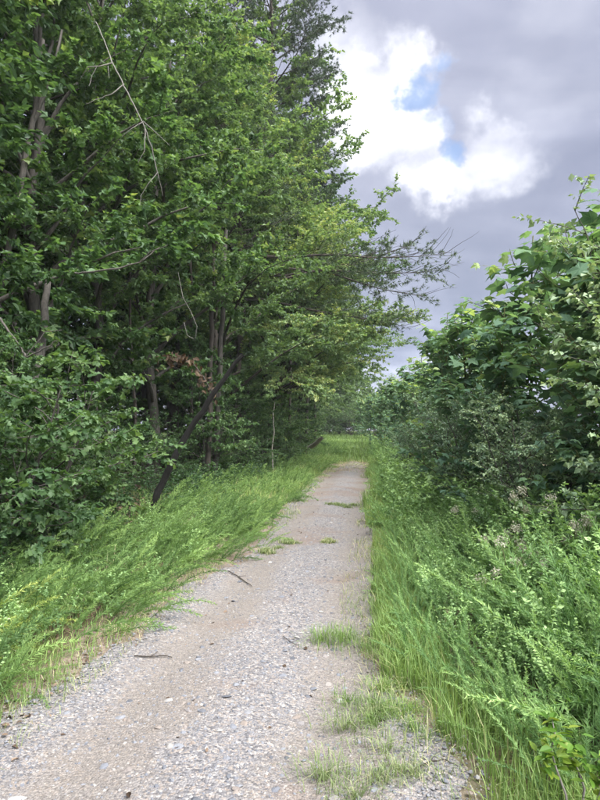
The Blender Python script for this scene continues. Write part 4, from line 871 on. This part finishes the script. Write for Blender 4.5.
# bright little shrub with a pale stem, bottom right
rg = np.random.default_rng(8); b0 = gz(at(572, 850, 2.35)); b0[2] += .08; e = empty('small_shrub', b0)
stems = [[b0, at(566, 795, 2.35), at(556, 768, 2.33), at(551, 750, 2.32), at(555, 735, 2.33), at(552, 718, 2.34)], [b0, at(585, 790, 2.4), at(577, 768, 2.42), at(570, 755, 2.42), at(566, 742, 2.4)], [b0, at(598, 800, 2.3), at(606, 775, 2.3), at(598, 758, 2.3)]]
lfm = [mesh('leaf', LEAF_OVAL[0] * [.95, 1, 1], LEAF_OVAL[1], BRIGHT, np.full(6, tv)) for tv in (.1, .35, .6, .9)]
for si, st in enumerate(stems):
    p_ = np.array(st) - b0; mb = MB(); tt = np.linspace(0, len(p_) - 1, 16); q_ = np.stack([np.interp(tt, np.arange(len(p_)), p_[:, a]) for a in range(3)], -1); mb.tube(q_, np.linspace(.0055, .002, 16), 6); obj('stem', mb.build('stem', BARK_PALE), e)
    for j in range(60 if si == 0 else 48):
        f = 15 * (.4 + .6 * rg.random()); q0 = np.array([np.interp(f, np.arange(16), q_[:, a]) for a in range(3)]) + rg.normal(0, .028, 3); az = rg.random() * 6.3
        lf = obj('leaf', lfm[rg.integers(4)], e, q0, (rg.uniform(-.2, .6), rg.normal(0, .4), az), rg.uniform(.035, .06))
tag(e, 'small bright-leaved shrub on a pale crooked stem, bottom right corner', 'shrub')

# ------------------------------------------------------------------ litter and twigs
n = 2600; y = 2 + 24 * rng.random(n) ** 1.6; x = np.where(rng.random(n) < .07, rng.uniform(-1, 1.3, n), -1.05 - np.abs(rng.normal(0, .5, n)) * 1.2); pos = np.c_[x, y, hgt(x, y) + .024]
V, Fc, rr = leaves(LEAF_OVAL, pos, np.c_[rng.normal(0, 1, (n, 2)), rng.normal(0, .2, n)], np.array([0, 0, 1.]) + rng.normal(0, .3, (n, 3)), rng.uniform(.015, .045, n), rng.random(n))
stuff('fallen_leaves', [(V, Fc, rr)], LITTER, 'dry brown fallen leaves scattered over the gravel and verge', 'fallen leaves')
n = 9000; y = 4 + 34 * rng.random(n) ** 1.2; x = -2.6 - 9 * rng.random(n) ** 1.5; pos = np.c_[x, y, hgt(x, y) + .02 + .03 * rng.random(n)]
V, Fc, rr = leaves(LEAF_OVAL, pos, np.c_[rng.normal(0, 1, (n, 2)), rng.normal(0, .2, n)], np.array([0, 0, 1.]) + rng.normal(0, .35, (n, 3)), rng.uniform(.05, .11, n), rng.random(n))
stuff('forest_litter', [(V, Fc, rr)], LITTER, 'brown leaf litter on the forest floor at left', 'leaf litter')
def ground_pts(pl):
    r_ = []
    for px, py in pl:
        p_ = at(px, py, 1.6 * F / (py - 430)); p_[2] = pz(p_[0], p_[1]) + .012; r_.append(p_)
    return r_
for pl, rad, lab, br in [([(134, 653), (150, 652), (163, 650), (172, 651)], .005, 'dark twig lying on the gravel near the left weeds', [(150, 652), (158, 647)]),
                         ([(228, 570), (238, 574), (247, 580), (252, 584)], .006, 'short dark twig on the gravel by the left weeds, farther up', [(238, 574), (246, 573)]),
                         ([(283, 634), (291, 640), (297, 643)], .003, 'thin twig in the middle of the gravel', [(291, 640), (298, 637)]),
                         ([(415, 765), (430, 758), (446, 756), (458, 762)], .004, 'thin dry twig beside the right grass near the bottom', [(430, 758), (436, 750)])]:
    gp = ground_pts(pl); limb_thing('fallen_twig', gp, [rad, rad, rad * .8, rad * .5][:len(gp)], BARK_DK, lab, 'twig', 5, part='stick', branches=[(ground_pts(br), [rad * .6, rad * .3])])

# ------------------------------------------------------------------ thin haze volume added as a pale veil that lifts the darks
HZ = 0.0009
hb = np.array([(x_, y_, z_) for x_ in (-45., 45.) for y_ in (-12., 130.) for z_ in (-1.6, 36.)])
hf = [[0, 1, 3, 2], [4, 6, 7, 5], [0, 4, 5, 1], [2, 3, 7, 6], [0, 2, 6, 4], [1, 5, 7, 3]]
m, t, o = new_mat('haze'); pv = N(t, 'ShaderNodeVolumePrincipled'); pv.inputs['Color'].default_value = (.9, .95, 1, 1); pv.inputs['Density'].default_value = HZ; pv.inputs['Anisotropy'].default_value = 0.3
L(t, pv.outputs[0], o.inputs['Volume'])
if HZ: tag(obj('haze', mesh('haze', hb, np.array(hf), m)), 'thin pale haze added over the track as a veil that lifts the darks', 'haze', kind='stuff')
